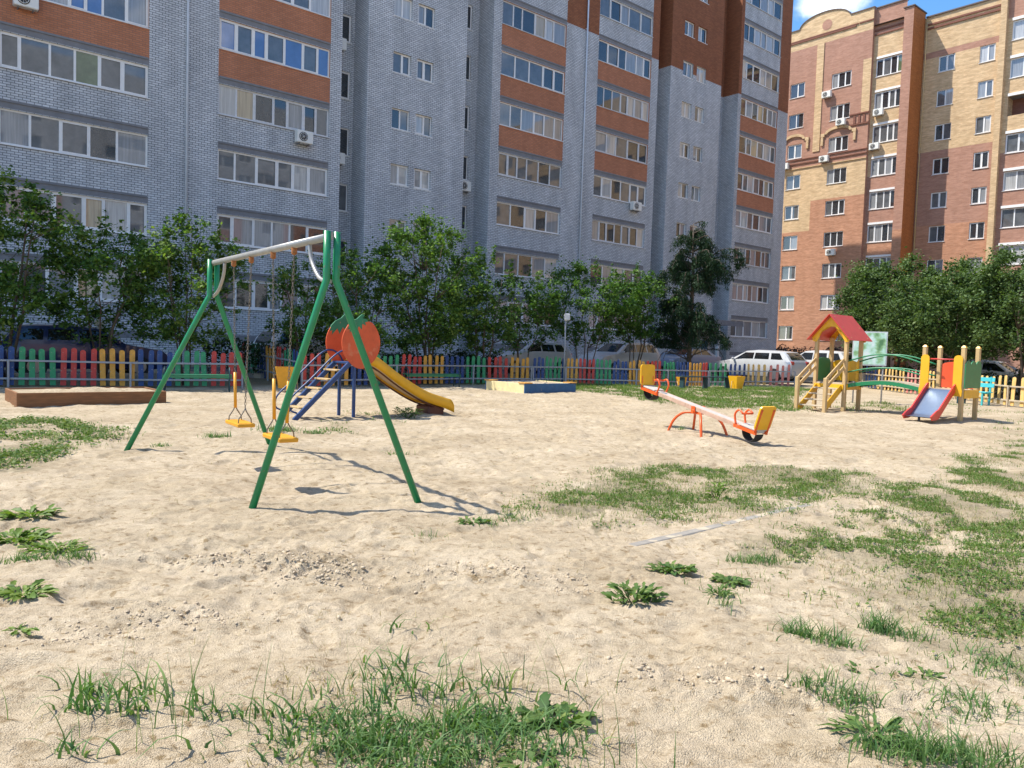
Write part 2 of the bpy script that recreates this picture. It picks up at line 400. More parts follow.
bg.inputs['Strength'].default_value = .15; L.new(bg.outputs[0], wo.inputs[0])
# one distinct small cumulus low over the brick block
nzv = N.new('ShaderNodeVectorMath'); nzv.operation = 'NORMALIZE'; L.new(tc.outputs['Generated'], nzv.inputs[0])
ds = N.new('ShaderNodeVectorMath'); ds.operation = 'DISTANCE'; L.new(nzv.outputs[0], ds.inputs[0]); ds.inputs[1].default_value = (.334, .856, .396)
n3 = N.new('ShaderNodeTexNoise'); n3.inputs['Scale'].default_value = 34; n3.inputs['Detail'].default_value = 6; L.new(nzv.outputs[0], n3.inputs['Vector'])
ma = N.new('ShaderNodeMath'); ma.operation = 'MULTIPLY_ADD'; L.new(n3.outputs['Fac'], ma.inputs[0]); ma.inputs[1].default_value = -.045; L.new(ds.outputs['Value'], ma.inputs[2])
c3 = N.new('ShaderNodeValToRGB'); c3.color_ramp.elements[0].position = .000; c3.color_ramp.elements[1].position = .017
c3.color_ramp.elements[0].color = (.92, .92, .92, 1); c3.color_ramp.elements[1].color = (0, 0, 0, 1); L.new(ma.outputs[0], c3.inputs['Fac'])
hs = N.new('ShaderNodeHueSaturation'); hs.inputs['Saturation'].default_value = 1.3; L.new(sky.outputs[0], hs.inputs['Color']); L.new(hs.outputs[0], mx.inputs['Color1'])
m4 = N.new('ShaderNodeMixRGB'); L.new(c3.outputs[0], m4.inputs['Fac']); L.new(mx.outputs[0], m4.inputs['Color1']); m4.inputs['Color2'].default_value = (6.5, 6.8, 7.2, 1); L.new(m4.outputs[0], bg.inputs['Color'])
sl = bpy.data.lights.new('sun', 'SUN'); sl.energy = 4.2; sl.angle = R(.5); sl.color = (1, .94, .84)
so = bpy.data.objects.new('sun', sl); COL.objects.link(so)
so.rotation_euler = Vector((SUN_D.x * math.cos(EL), SUN_D.y * math.cos(EL), -math.sin(EL))).to_track_quat('-Z', 'Y').to_euler()
SC.view_settings.view_transform = 'Standard'; SC.view_settings.look = 'None'; SC.view_settings.exposure = .82; SC.view_settings.gamma = 1

cam = bpy.data.cameras.new('camera'); cam.sensor_width = 36; cam.lens = 770 / 1024 * 36; cam.clip_end = 3000; cam.clip_start = .05
co = bpy.data.objects.new('camera', cam); COL.objects.link(co); SC.camera = co
pit, rol = R(2.8545), R(1.858)
fw = Vector((0, math.cos(pit), -math.sin(pit))); up = Vector((0, math.sin(pit), math.cos(pit))); rt = Vector((1, 0, 0))
r2 = rt * math.cos(rol) + up * math.sin(rol); u2 = -rt * math.sin(rol) + up * math.cos(rol)
mw = Matrix((r2, u2, -fw)).transposed().to_4x4(); mw.translation = (0, 0, 1.5); co.matrix_world = mw

# ------------------------------------------------------------------ setting: ground
TUFTS = []   # world regions of growth, for soil tint (the soil under plants is darker and browner)
POLY_MID = [(-0.07, 7.04), (0.44, 6.4), (1.02, 6.91), (1.96, 7.05), (2.8, 7.88), (4.61, 9.26), (4.66, 10.17), (3.35, 10.23), (1.89, 10.27), (1.06, 8.87), (0.52, 7.76)]
POLY_RIGHT = [(3.46, 7.73), (6.01, 10.44), (9.92, 14.81), (8.2, 9), (6.2, 5.5), (3.8, 2.9), (2.1, 3.3), (2.35, 4.06), (2.42, 4.91), (1.8, 5.41), (2.05, 6.22)]
POLY_LEFT = [(-9.22, 12.39), (-8.92, 13.39), (-7.43, 12.65), (-6.17, 11.81), (-5.07, 9.35), (-5.12, 8.34), (-5.35, 8.03), (-6.6, 8.2)]
POLY_SLIDE = [(-3.31, 12.66), (-3.57, 16.02), (-2.53, 17.47), (-1.95, 14.83), (-2.62, 12.14)]
POLY_BACK = [(-0.44, 27.6), (1.73, 26.8), (3.6, 25.0), (4.2, 22.0), (5.84, 20.8), (7.6, 20.22), (9.5, 26.5), (13.0, 33.5), (12.8, 35.2), (11.1, 34.9), (8.4, 32.5), (5.03, 31.2), (2, 30.9), (-.4, 29.2)]
POLY_TOW = [(10.52, 24.26), (12.66, 26.07), (12.5, 23.3), (10.51, 21.32), (9.18, 20.82)]
POLY_TOW2 = [(16.17, 29.74), (15.47, 23.19), (10.77, 15.04), (10.03, 16.23), (12.3, 20.4)]

def inpoly(x, y, P):
    c = np.zeros(np.shape(x), bool); n = len(P); j = n - 1
    for i in range(n):
        xi, yi = P[i]; xj, yj = P[j]
        k = ((yi > y) != (yj > y)) & (x < (xj - xi) * (y - yi) / (yj - yi + 1e-12) + xi)
        c ^= k; j = i
    return c

def axis(lo, hi, a, b, fine, grow, grow2=1.06, far=18):
    pts = list(np.arange(a, b + 1e-6, fine))
    s = fine; p = b
    while p < hi: s = min(s * (grow if p < far else grow2), 60); p += s; pts.append(p)
    s = fine; p = a; left = []
    while p > lo: s = min(s * (grow if p > -12 else grow2), 60); p -= s; left.append(p)
    return np.array(left[::-1] + pts)
gx = axis(-900, 900, -3.6, 3.8, .017, 1.010, 1.06, 14); gy = axis(-900, 1200, 2.4, 6.0, .015, 1.007, 1.06, 24)
XX, YY = np.meshgrid(gx, gy); ZZ = gheight(XX, YY)
nx, ny = len(gx), len(gy)
idx = np.arange(nx * ny).reshape(ny, nx)
FQ = np.stack([idx[:-1, :-1].ravel(), idx[:-1, 1:].ravel(), idx[1:, 1:].ravel(), idx[1:, :-1].ravel()], 1)
soil = np.zeros(XX.shape)
for P, wgt in ((POLY_MID, .8), (POLY_RIGHT, .75), (POLY_LEFT, .7), (POLY_SLIDE, .5), (POLY_BACK, .8), (POLY_TOW, .6), (POLY_TOW2, .35)):
    n = fbm(XX * 1.3, YY * 1.3, 12, 3)
    WXn = XX + .5 * fbm(XX * 2.2, YY * 2.2, 201, 3); WYn = YY + .6 * fbm(XX * 2.2, YY * 2.2, 207, 3)
    soil = np.maximum(soil, inpoly(WXn, WYn, P) * np.clip((n + .25) * 1.6, 0, 1) * wgt)
soil = np.maximum(soil, .55 * np.exp(-((XX + .22) / .55) ** 2 - ((YY - 2.82) / .28) ** 2) * np.clip(.6 + fbm(XX * 4, YY * 4, 77, 3) * 1.5, 0, 1))
nd = NA[0] * XX + NA[1] * YY
soil = np.maximum(soil, np.clip((nd - 22.6) / .8, 0, 1))
soil = np.maximum(soil, np.clip((XX - 17.2) / 1.0, 0, 1) * (YY > 10))
gm = bpy.data.materials.new('sand_ground'); t, b, o = nt(gm); N = t.nodes; L = t.links
tc = N.new('ShaderNodeTexCoord')
def noise_n(scale, det=6, rough=.6, src=None):
    n = N.new('ShaderNodeTexNoise'); n.inputs['Scale'].default_value = scale; n.inputs['Detail'].default_value = det; n.inputs['Roughness'].default_value = rough
    L.new(src or tc.outputs['Object'], n.inputs['Vector']); return n
def ramp_n(src, p0, c0, p1, c1):
    c = N.new('ShaderNodeValToRGB'); e = c.color_ramp.elements; e[0].position = p0; e[1].position = p1; e[0].color = (*c0, 1); e[1].color = (*c1, 1)
    L.new(src, c.inputs['Fac']); return c
big = ramp_n(noise_n(.7, 8).outputs['Fac'], .35, (.465, .385, .276), .65, (.575, .49, .365))
grain = ramp_n(noise_n(95, 3, .8).outputs['Fac'], .3, (.74, .72, .69), .72, (1.2, 1.19, 1.17))
mid_ = ramp_n(noise_n(9, 6, .7).outputs['Fac'], .3, (.80, .78, .74), .7, (1.1, 1.1, 1.1))
def mul(a, b_):
    m_ = N.new('ShaderNodeMixRGB'); m_.blend_type = 'MULTIPLY'; m_.inputs['Fac'].default_value = 1; L.new(a, m_.inputs['Color1']); L.new(b_, m_.inputs['Color2']); return m_.outputs[0]
sandc = mul(mul(big.outputs[0], grain.outputs[0]), mid_.outputs[0])
# scattered dark litter specks
lit = ramp_n(noise_n(38, 2, .5).outputs['Fac'], .70, (0, 0, 0), .76, (1, 1, 1))
lmx = N.new('ShaderNodeMixRGB'); L.new(lit.outputs[0], lmx.inputs['Fac']); L.new(sandc, lmx.inputs['Color1']); lmx.inputs['Color2'].default_value = (.22, .165, .10, 1)
dmp = N.new('ShaderNodeMapping'); dmp.inputs['Scale'].default_value = (1, 1.25, 1); L.new(tc.outputs['Object'], dmp.inputs[0])
dz = ramp_n(noise_n(5.2, 9, .78, dmp.outputs[0]).outputs['Fac'], .535, (1, 1, 1), .66, (.60, .55, .47))  # dark patches painted in for the shade in footprints and creases
d2 = ramp_n(noise_n(1.1, 5, .6).outputs['Fac'], .35, (1.06, 1.06, 1.07), .68, (.88, .86, .82))
d3 = ramp_n(noise_n(13, 4, .6, dmp.outputs[0]).outputs['Fac'], .59, (1, 1, 1), .67, (.62, .56, .46))  # dashes darken the colour for litter and for shade in footprints
dmx = mul(mul(mul(lmx.outputs[0], dz.outputs[0]), d2.outputs[0]), d3.outputs[0])
at = N.new('ShaderNodeAttribute'); at.attribute_name = 'tint'
soilc = ramp_n(noise_n(22, 6, .7).outputs['Fac'], .35, (.17, .145, .085), .65, (.33, .275, .18))
sm = N.new('ShaderNodeMixRGB'); L.new(at.outputs['Fac'], sm.inputs['Fac']); L.new(dmx, sm.inputs['Color1']); L.new(soilc.outputs[0], sm.inputs['Color2'])
L.new(sm.outputs[0], b.inputs['Base Color']); b.inputs['Roughness'].default_value = .95; b.inputs['Specular IOR Level'].default_value = .15
vo = N.new('ShaderNodeTexVoronoi'); vo.inputs['Scale'].default_value = 150; L.new(tc.outputs['Object'], vo.inputs['Vector'])
b0 = N.new('ShaderNodeBump'); b0.inputs['Strength'].default_value = .8; b0.inputs['Distance'].default_value = .009; b0.invert = True
L.new(vo.outputs['Distance'], b0.inputs['Height'])
b1 = N.new('ShaderNodeBump'); b1.inputs['Strength'].default_value = .5; b1.inputs['Distance'].default_value = .014
L.new(noise_n(75, 6, .8).outputs['Fac'], b1.inputs['Height']); L.new(b0.outputs[0], b1.inputs['Normal'])
b2 = N.new('ShaderNodeBump'); b2.inputs['Strength'].default_value = .35; b2.inputs['Distance'].default_value = .025
L.new(noise_n(9, 7, .7).outputs['Fac'], b2.inputs['Height']); L.new(b1.outputs[0], b2.inputs['Normal']); L.new(b2.outputs[0], b.inputs['Normal'])
gnd = npmesh('ground', np.stack([XX.ravel(), YY.ravel(), ZZ.ravel()], 1), [FQ], gm, tint=soil.ravel(), smooth=True)
gnd['kind'] = 'structure'

uA = Vector((.7614, .6483, 0)); nA = Vector((-.6483, .7614, 0)); dA = 36.877
uB = Vector((.6483, -.7614, 0)); nB = Vector((.7614, .6483, 0)); dB = 71.25
def PA(s, z, e=0): return uA * s + nA * (dA + e) + Vector((0, 0, z))
def PB(s, z, e=0): return uB * s + nB * (dB + e) + Vector((0, 0, z))

# parking road behind the fence
bm = nb()
v = [bm.verts.new(uA * s + nA * d_ + Vector((0, 0, .166))) for s, d_ in ((-40, 25.15), (75, 25.15), (75, 33.5), (-40, 33.5))]
bm.faces.new(v); rd = obj('road', bm, M['asphalt']); rd['kind'] = 'structure'
bm = nb(); beam(bm, uA * -40 + nA * 25.05 + Vector((0, 0, .17)), uA * 75 + nA * 25.05 + Vector((0, 0, .17)), .15, .26, bev=.01)
k = obj('road_kerb', bm, M['kerb']); k['kind'] = 'structure'

# ------------------------------------------------------------------ facade builder
class Wall:
    def __init__(s): s.V = []; s.F = []; s.U = []; s.MI = []; s.mats = []
    def m(s, k):
        if k not in s.mats: s.mats.append(k)
        return s.mats.index(k)
    def quad(s, pts, uvs, k):
        b = len(s.V); s.V += [tuple(p) for p in pts]; s.F.append((b, b + 1, b + 2, b + 3)); s.U += uvs; s.MI.append(s.m(k))
    def poly(s, pts, uvs, k):
        b = len(s.V); s.V += [tuple(p) for p in pts]; s.F.append(tuple(range(b, b + len(pts)))); s.U += uvs; s.MI.append(s.m(k))
    def front(s, P, s0, s1, z0, z1, k, e=0):
        s.quad([P(s0, z0, e), P(s1, z0, e), P(s1, z1, e), P(s0, z1, e)], [(s0, z0), (s1, z0), (s1, z1), (s0, z1)], k)
    def side(s, P, sv, e0, e1, z0, z1, k):
        s.quad([P(sv, z0, e0), P(sv, z0, e1), P(sv, z1, e1), P(sv, z1, e0)], [(e0, z0), (e1, z0), (e1, z1), (e0, z1)], k)
    def flat(s, P, s0, s1, e0, e1, z, k):
        s.quad([P(s0, z, e0), P(s1, z, e0), P(s1, z, e1), P(s0, z, e1)], [(s0, e0), (s1, e0), (s1, e1), (s0, e1)], k)
    def grid(s, P, s0, s1, z0, z1, opens, matf, e=0, depth=.16, cuts=()):
        S = sorted({s0, s1, *[o[0] for o in opens], *[o[1] for o in opens]})
        Z = sorted({z0, z1, *[o[2] for o in opens], *[o[3] for o in opens], *[c for c in cuts if z0 < c < z1]})
        for i in range(len(S) - 1):
            for j in range(len(Z) - 1):
                cs = (S[i] + S[i + 1]) / 2; cz = (Z[j] + Z[j + 1]) / 2
                if any(o[0] < cs < o[1] and o[2] < cz < o[3] for o in opens): continue
                s.front(P, S[i], S[i + 1], Z[j], Z[j + 1], matf(cs, cz), e)
        for o in opens:
            k = matf((o[0] + o[1]) / 2, o[2] - .05)
            s.side(P, o[0], e, e + depth, o[2], o[3], k); s.side(P, o[1], e, e + depth, o[2], o[3], k)
            s.flat(P, o[0], o[1], e, e + depth, o[2], k); s.flat(P, o[0], o[1], e, e + depth, o[3], k)
    def box(s, P, s0, s1, e0, e1, z0, z1, k):
        s.front(P, s0, s1, z0, z1, k, e0); s.front(P, s0, s1, z0, z1, k, e1)
        s.side(P, s0, e0, e1, z0, z1, k); s.side(P, s1, e0, e1, z0, z1, k)
        s.flat(P, s0, s1, e0, e1, z0, k); s.flat(P, s0, s1, e0, e1, z1, k)
    def build(s, name, parent, org):
        me = bpy.data.meshes.new(name); o = Vector(org)
        me.from_pydata([tuple(Vector(v) - o) for v in s.V], [], s.F)
        uv = me.uv_layers.new(name='UVMap'); uv.data.foreach_set('uv', np.array(s.U, np.float32).ravel())
        for k in s.mats: me.materials.append(M[k])
        me.polygons.foreach_set('material_index', np.array(s.MI, np.int32)); me.update()
        bm = bmesh.new(); bm.from_mesh(me); bmesh.ops.remove_doubles(bm, verts=bm.verts, dist=.0005)
        bm.to_mesh(me); bm.free()
        return link(name, me, parent)

def pbox(bm, P, s0, s1, e0, e1, z0, z1, mi=0):
    v = [bm.verts.new(P(s, z, e)) for s, z, e in ((s0, z0, e0), (s1, z0, e0), (s1, z1, e0), (s0, z1, e0), (s0, z0, e1), (s1, z0, e1), (s1, z1, e1), (s0, z1, e1))]
    for f in ((0, 1, 2, 3), (5, 4, 7, 6), (4, 0, 3, 7), (1, 5, 6, 2), (3, 2, 6, 7), (4, 5, 1, 0)):
        bm.faces.new([v[i] for i in f]).material_index = mi

wr = random.Random(5)
def window(name, parent, org, P, s0, s1, z0, z1, e, mull, glassmix, fw=.065, frame='pvc', sill=True, transom=(), pick=None):
    """frame object with pane child; mull: fractions of mullions; frame set back in the opening"""
    bm = nb(); f0, f1 = e + .085, e + .150
    pbox(bm, P, s0, s1, f0, f1, z0, z0 + fw); pbox(bm, P, s0, s1, f0, f1, z1 - fw, z1)
    xs = [0] + list(mull) + [1]
    for i, mfr in enumerate(xs):
        c = s0 + (s1 - s0) * mfr
        a, b_ = (c, c + fw) if i == 0 else ((c - fw, c) if i == len(xs) - 1 else (c - fw * .6, c + fw * .6))
        pbox(bm, P, a, b_, f0 + .001, f1 - .001, z0 + fw, z1 - fw)
    inner = []
    for i in range(len(xs) - 1):          # opening sashes get their own thinner frame
        a = s0 + (s1 - s0) * xs[i] + fw * (1 if i == 0 else .6); b_ = s0 + (s1 - s0) * xs[i + 1] - fw * (1 if i == len(xs) - 2 else .6)
        if wr.random() < .45 and b_ - a > .3:
            q = .04
            for A_, B_, C_, D_ in ((a, b_, z0 + fw, z0 + fw + q), (a, b_, z1 - fw - q, z1 - fw), (a, a + q, z0 + fw + q, z1 - fw - q), (b_ - q, b_, z0 + fw + q, z1 - fw - q)):
                pbox(bm, P, A_, B_, f0 - .012, f0 + .0005, C_, D_)
        inner.append((a, b_))
    if sill: pbox(bm, P, s0 - .04, s1 + .04, e - .06, e + .084, z0 - .035, z0 - .003)
    fr = obj(name, bm, M[frame], parent, origin=org)
    V = []; F = []; mi = []; mats = []
    for i, (a, b_) in enumerate(inner):
        k = pick[i % len(pick)] if pick else wr.choices(list(glassmix), list(glassmix.values()))[0]
        if k not in mats: mats.append(k)
        n = len(V); ee = e + .115; tl = wr.uniform(-.006, .006); tv = wr.uniform(-.006, .006)
        pts = [P(a - .02, z0 + .03, ee - tl - tv), P(b_ + .02, z0 + .03, ee + tl - tv), P(b_ + .02, z1 - .03, ee + tl + tv), P(a - .02, z1 - .03, ee - tl + tv)]
        V += [tuple(p - Vector(org)) for p in pts]; F.append([n, n + 1, n + 2, n + 3]); mi.append(mats.index(k))
    npmesh('pane', np.array(V), [np.array(F)], [M[k] for k in mats], fr, mi=mi)
    return fr

# ------------------------------------------------------------------ grey block (A)
HA = 32.4
orgA = PA(25, 0, 0)
bA = thing('apartment_block', 'long grey brick apartment block with orange balcony bands and glazed balconies', 'apartment building', orgA)
W = Wall()
G_ = 'brick_grey'
ZB = 22.45
def m_plain(s, z): return G_ if z < ZB else 'brick_brown'
def m_bay(s, z):
    k = math.floor((z - 2.85) / 3.0); r_ = z - 2.85 - 3 * k
    if r_ < 1.42: return G_
    if r_ < 1.72: return 'lintel'
    fl = k + 2    # spandrel belongs to the sill of the floor above
    return 'brick_orange' if fl in (5, 6, 7) else G_
bays = [(4.3, 9.87), (12.88, 18.53), (29.71, 35.08), (38.08, 43.56), (54.85, 60.35)]
cutsA = [ZB] + [2.85 + 3 * k + 1.42 for k in range(-1, 10)] + [2.85 + 3 * k + 1.72 for k in range(-1, 10)] + [2.85 + 3 * k for k in range(10)]
gmixA = {'g_dark': 4, 'g_grey': 4, 'g_tulle': 3, 'g_curt': 1.8, 'g_beige': .4}
for bi, (a, b_) in enumerate(bays):
    ops = [(a + .02, b_ - .02, 2.85 + 3 * k, 2.85 + 3 * k + 1.4) for k in range(10)]
    W.grid(PA, a, b_, 0, HA, ops, m_bay, cuts=cutsA)
    # thin projecting lip above the lintels
    for k in range(10):
        W.box(PA, a + .05, b_ - .05, -.035, -.001, 2.85 + 3 * k + 1.66, 2.85 + 3 * k + 1.75, 'lintel')
    for k in range(10):
        n = wr.choice((5, 6, 6, 7)) if bi != 1 or k != 4 else 7
        fr_ = []; acc = 0; ws = [wr.choice((1, 1, .8, 1.15)) for _ in range(n)]
        for q in ws[:-1]: acc += q; fr_.append(acc / sum(ws))
        pick = None; mix = gmixA
        if bi == 1 and k == 4: pick = ['g_blue', 'g_grey']
        if bi == 0 and k == 3: mix = {'g_green': 4, 'g_grey': 2}  # green reflection painted into the pane colour
        if bi == 0 and k == 4: pick = ['g_blue', 'g_grey', 'g_tulle', 'g_blue']
        window('balcony_glazing', bA, orgA, PA, a + .02, b_ - .02, 2.85 + 3 * k, 2.85 + 3 * k + 1.4, 0, fr_, mix, fw=.075, frame=wr.choice(('pvc', 'pvc', 'pvc_old')), pick=pick)
# plain strips between bays
for a, b_ in ((-28, 4.3), (9.87, 12.88), (18.53, 19.17), (29.07, 29.71), (35.08, 38.08), (43.56, 44.34), (54.43, 54.85), (60.35, 61.95)):
    W.grid(PA, a, b_, 0, HA, [], m_plain, cuts=[ZB])
# sections with small paired windows
for a, b_, wins in ((20.67, 27.12, ((22.22, 23.36), (23.75, 24.85))), (45.76, 52.06, ((47.2, 48.4), (48.85, 49.98)))):
    ops = [(p, q, 1.12 + 3 * k, 2.22 + 3 * k) for p, q in wins for k in range(1, 10)]
    W.grid(PA, a, b_, 0, HA, ops, m_plain, cuts=[ZB], depth=.2)
    for o in ops:
        window('window', bA, orgA, PA, *o[:2], o[2], o[3], .04, [.5 + wr.uniform(-.05, .05)], {'g_dark': 2, 'g_curt': 3, 'g_tulle': 3, 'g_grey': 2})
# recesses
ER = 1.45
for a, b_, win in ((19.17, 20.67, (19.75, 20.45)), (27.12, 29.07, (27.95, 28.55)), (44.34, 45.76, None), (52.06, 54.43, None)):
    ops = [(win[0], win[1], 2.5 + 3 * k, 3.95 + 3 * k) for k in range(10)] if win else []
    W.grid(PA, a, b_, 0, HA, ops, m_plain, e=ER, cuts=[ZB])
    for z0, z1, k in ((0, ZB, G_), (ZB, HA, 'brick_brown')):
        W.side(PA, a, 0, ER, z0, z1, k); W.side(PA, b_, 0, ER, z0, z1, k)
    for o in ops: window('narrow_window', bA, orgA, PA, *o, ER, [], {'g_dark': 4, 'g_grey': 1})
# body behind: end walls, back, roof
EB = 9.5
for z0, z1, k in ((0, ZB, G_), (ZB, HA, 'brick_brown')):
    W.side(PA, -28, 0, EB, z0, z1, k); W.side(PA, 61.95, 0, EB, z0, z1, k); W.front(PA, -28, 61.95, z0, z1, k, EB)
W.flat(PA, -28, 61.95, ER, EB, HA, 'roof')
for a, b_ in ((-28, 19.17), (20.67, 27.12), (29.07, 44.34), (45.76, 52.06), (54.43, 61.95)): W.flat(PA, a, b_, 0, ER, HA, 'roof')
W.build('wall', bA, orgA)
for s in (11.46, 36.87):
    bm = nb(); tube(bm, [PA(s, .3, -.10), PA(s, HA - .2, -.10)], .055, 8)
    for z in np.arange(1.5, HA, 3): pbox(bm, PA, s - .08, s + .08, -.11, -.001, z, z + .05)
    obj('drainpipe', bm, M['pipe'], bA, origin=orgA)
bm = nb(); pbox(bm, PA, 48.6, 52.9, -2.4, -.003, 3.62, 3.86); pbox(bm, PA, 48.55, 52.95, -2.45, -2.401, 3.55, 3.95)
obj('porch_canopy', bm, M['lintel'], bA, origin=orgA)
bm = nb(); pbox(bm, PA, 50.0, 50.22, -2.2, -1.98, 0, 3.62); obj('porch_column', bm, M['pvc_old'], bA, origin=orgA)
bm = nb(); pbox(bm, PA, 50.6, 51.7, -.06, -.002, .2, 2.4); obj('door', bm, M['blue_box'], bA, origin=orgA)
bm = nb(); tube(bm, smoothpts([PA(53.1, 0, -2.3), PA(53.1, 1.2, -2.3), PA(54.4, .9, -2.6), PA(55.2, 0, -2.8)], 4), .03, 6)
tube(bm, [PA(54.4, 0, -2.6), PA(54.4, .9, -2.6)], .03, 6); obj('porch_handrail', bm, M['bench_dark'], bA, origin=orgA)

# ------------------------------------------------------------------ brick block (B)
orgB = PB(-30, 0, 0)
bB = thing('apartment_block', 'sunlit red and yellow brick apartment block with arched parapet behind the trees on the right', 'apartment building', orgB)
W = Wall()
gmixB = {'g_dark': 5, 'g_grey': 4, 'g_tulle': 2, 'g_curt': .8}
def m_L(s, z):
    if z > 31.6: return 'b_yellow'
    if z > 19.95:
        if -39.5 < s < -38.9 and z > 21.3: return 'b_yellow'
        if s > -34.95 and 24.2 < z < 29: return 'b_yellow'
        return 'b_mauve'
    if z > 16.6: return 'b_yellow'
    if z > 13.7 and s < -39.4: return 'b_yellow'
    return 'b_red'
zc = [31.6, 19.95, 16.6, 13.7, 21.3, 24.2, 29]
opsL = [(-42.25, -40.7, 2.97 + 3 * k, 4.37 + 3 * k) for k in range(9)] + [(-37.96, -36.03, 2.97 + 3 * k, 4.37 + 3 * k) for k in range(9)]
# split in vertical strips so colour changes fall on real joints
for a, b_ in ((-52, -39.5), (-39.5, -38.9), (-38.9, -34.95), (-34.95, -34.2)):
    W.grid(PB, a, b_, 0, 33.6, [o for o in opsL if a < o[0] < b_], m_L, cuts=zc)
for o in opsL:
    two = o[0] < -40
    window('window', bB, orgB, PB, *o, 0, [.5] if two else [.34, .67], gmixB)
# arched parapet
arc = [(-39.0 + 2.55 * math.cos(q), 33.55 + 1.05 * math.sin(q)) for q in np.linspace(PI, 0, 19)]
W.poly([PB(s, z, .001) for s, z in arc], [(s, z) for s, z in arc], 'b_yellow')
W.poly([PB(s, z, .35) for s, z in arc], [(s, z) for s, z in arc], 'b_yellow')
capl = [(-52, 33.6), (-41.56, 33.6)] + arc[1:-1] + [(-36.44, 33.6), (-34.15, 33.6)]
for (s0, z0), (s1, z1) in zip(capl[:-1], capl[1:]):
    W.quad([PB(s0, z0 + .01, -.08), PB(s1, z1 + .01, -.08), PB(s1, z1 + .01, .42), PB(s0, z0 + .01, .42)], [(0, 0)] * 4, 'cap')
    W.quad([PB(s0, z0 - .09, -.08), PB(s1, z1 - .09, -.08), PB(s1, z1 + .01, -.08), PB(s0, z0 + .01, -.08)], [(0, 0)] * 4, 'cap')
circ = [(-38.7 + .5 * math.cos(q), 33.25 + .5 * math.sin(q)) for q in np.linspace(0, 2 * PI, 20)[:-1]]
W.poly([PB(s, z, -.02) for s, z in circ], [(s, z) for s, z in circ], 'b_mauve')
for a, b_, z, h in ((-43.5, -35.8, 32.25, .14), (-43.5, -35.6, 32.42, .1), (-35.5, -34.2, 32.4, .12), (-43.5, -34.2, 20.35, .12), (-43.5, -34.2, 20.75, .08), (-43.5, -34.2, 19.9, .08), (-36, -34.2, 23.1, .12), (-36, -34.2, 24.05, .12)):
    W.box(PB, a, b_, -.09, -.001, z, z + h, 'b_dark' if z > 32 or z > 20 else 'b_yellow')
for s in (-35.6, -35.15, -34.7): W.box(PB, s, s + .2, -.07, -.001, 23.24, 23.95, 'b_dark')
W.box(PB, -39.55, -38.85, -.07, -.001, 21.3, 31.6, 'b_yellow')
for c, hw in ((-41.5, 1.15), (-37.0, 1.35)):      # arched hoods over the seventh-floor windows
    q = np.linspace(PI, 0, 13)
    out = [(c + hw * math.cos(x), 22.75 + .62 * math.sin(x)) for x in q]; inn = [(c + (hw - .25) * math.cos(x), 22.75 + .36 * math.sin(x)) for x in q]
    for i in range(12):
        W.quad([PB(*inn[i], -.14), PB(*inn[i + 1], -.14), PB(*out[i + 1], -.14), PB(*out[i], -.14)], [inn[i], inn[i + 1], out[i + 1], out[i]], 'b_yellow')
        W.quad([PB(*out[i], -.14), PB(*out[i + 1], -.14), PB(*out[i + 1], 0), PB(*out[i], 0)], [(0, 0)] * 4, 'b_yellow')
        W.quad([PB(*inn[i], -.14), PB(*inn[i + 1], -.14), PB(*inn[i + 1], 0), PB(*inn[i], 0)], [(0, 0)] * 4, 'b_yellow')
    for sg in (-1, 1):
        x0, x1 = sorted((c + sg * hw, c + sg * (hw + .38))); W.box(PB, x0, x1, -.14, -.002, 22.55, 22.85, 'b_yellow')
        x0, x1 = sorted((c + sg * (hw + .12), c + sg * (hw + .36))); W.box(PB, x0, x1, -.13, -.002, 21.75, 22.55, 'b_yellow')
# loggia strip
EL_ = .35
def m_log(s, z): return 'b_mauve' if z > 31.0 else ('b_yellow' if z > 18.2 else ('b_mauve' if z > 13 else 'b_red'))
ops = [(-33.93, -31.5, 3.05 + 3.02 * k, 4.65 + 3.02 * k) for k in range(9)]
W.grid(PB, -34.2, -31.4, 0, 33.45, ops, m_log, e=EL_, cuts=[31, 18.2, 13])
for o in ops: window('loggia_glazing', bB, orgB, PB, *o, EL_, [.28, .55, .78], {'g_dark': 4, 'g_grey': 3, 'g_tulle': 2, 'g_green': .5}, fw=.07); W.box(PB, o[0] + .05, o[1] + .02, EL_ - .05, EL_ - .001, o[3] + .03, o[3] + .22, 'pvc')
W.side(PB, -34.2, 0, EL_, 0, 33.6, 'b_mauve'); W.box(PB, -34.2, -31.4, EL_ - .08, EL_ - .001, 31.4, 31.55, 'b_dark'); W.box(PB, -34.2, -31.4, EL_ - .08, EL_ - .001, 31.0, 31.12, 'b_dark')
W.box(PB, -34.15, -31.42, EL_ - .1, EL_ + .3, 33.46, 33.56, 'cap')
# pier and its side wall
W.grid(PB, -31.4, -30.58, 0, 32.5, [], lambda s, z: 'b_mauve' if z > 13 else 'b_red', e=-.15, cuts=[13])
W.side(PB, -31.4, -.15, EL_, 0, 32.5, 'b_mauve'); W.side(PB, -30.58, -.15, 2.3, 0, 32.5, 'b_shade'); W.box(PB, -31.48, -30.5, -.25, 2.4, 32.52, 32.62, 'cap')
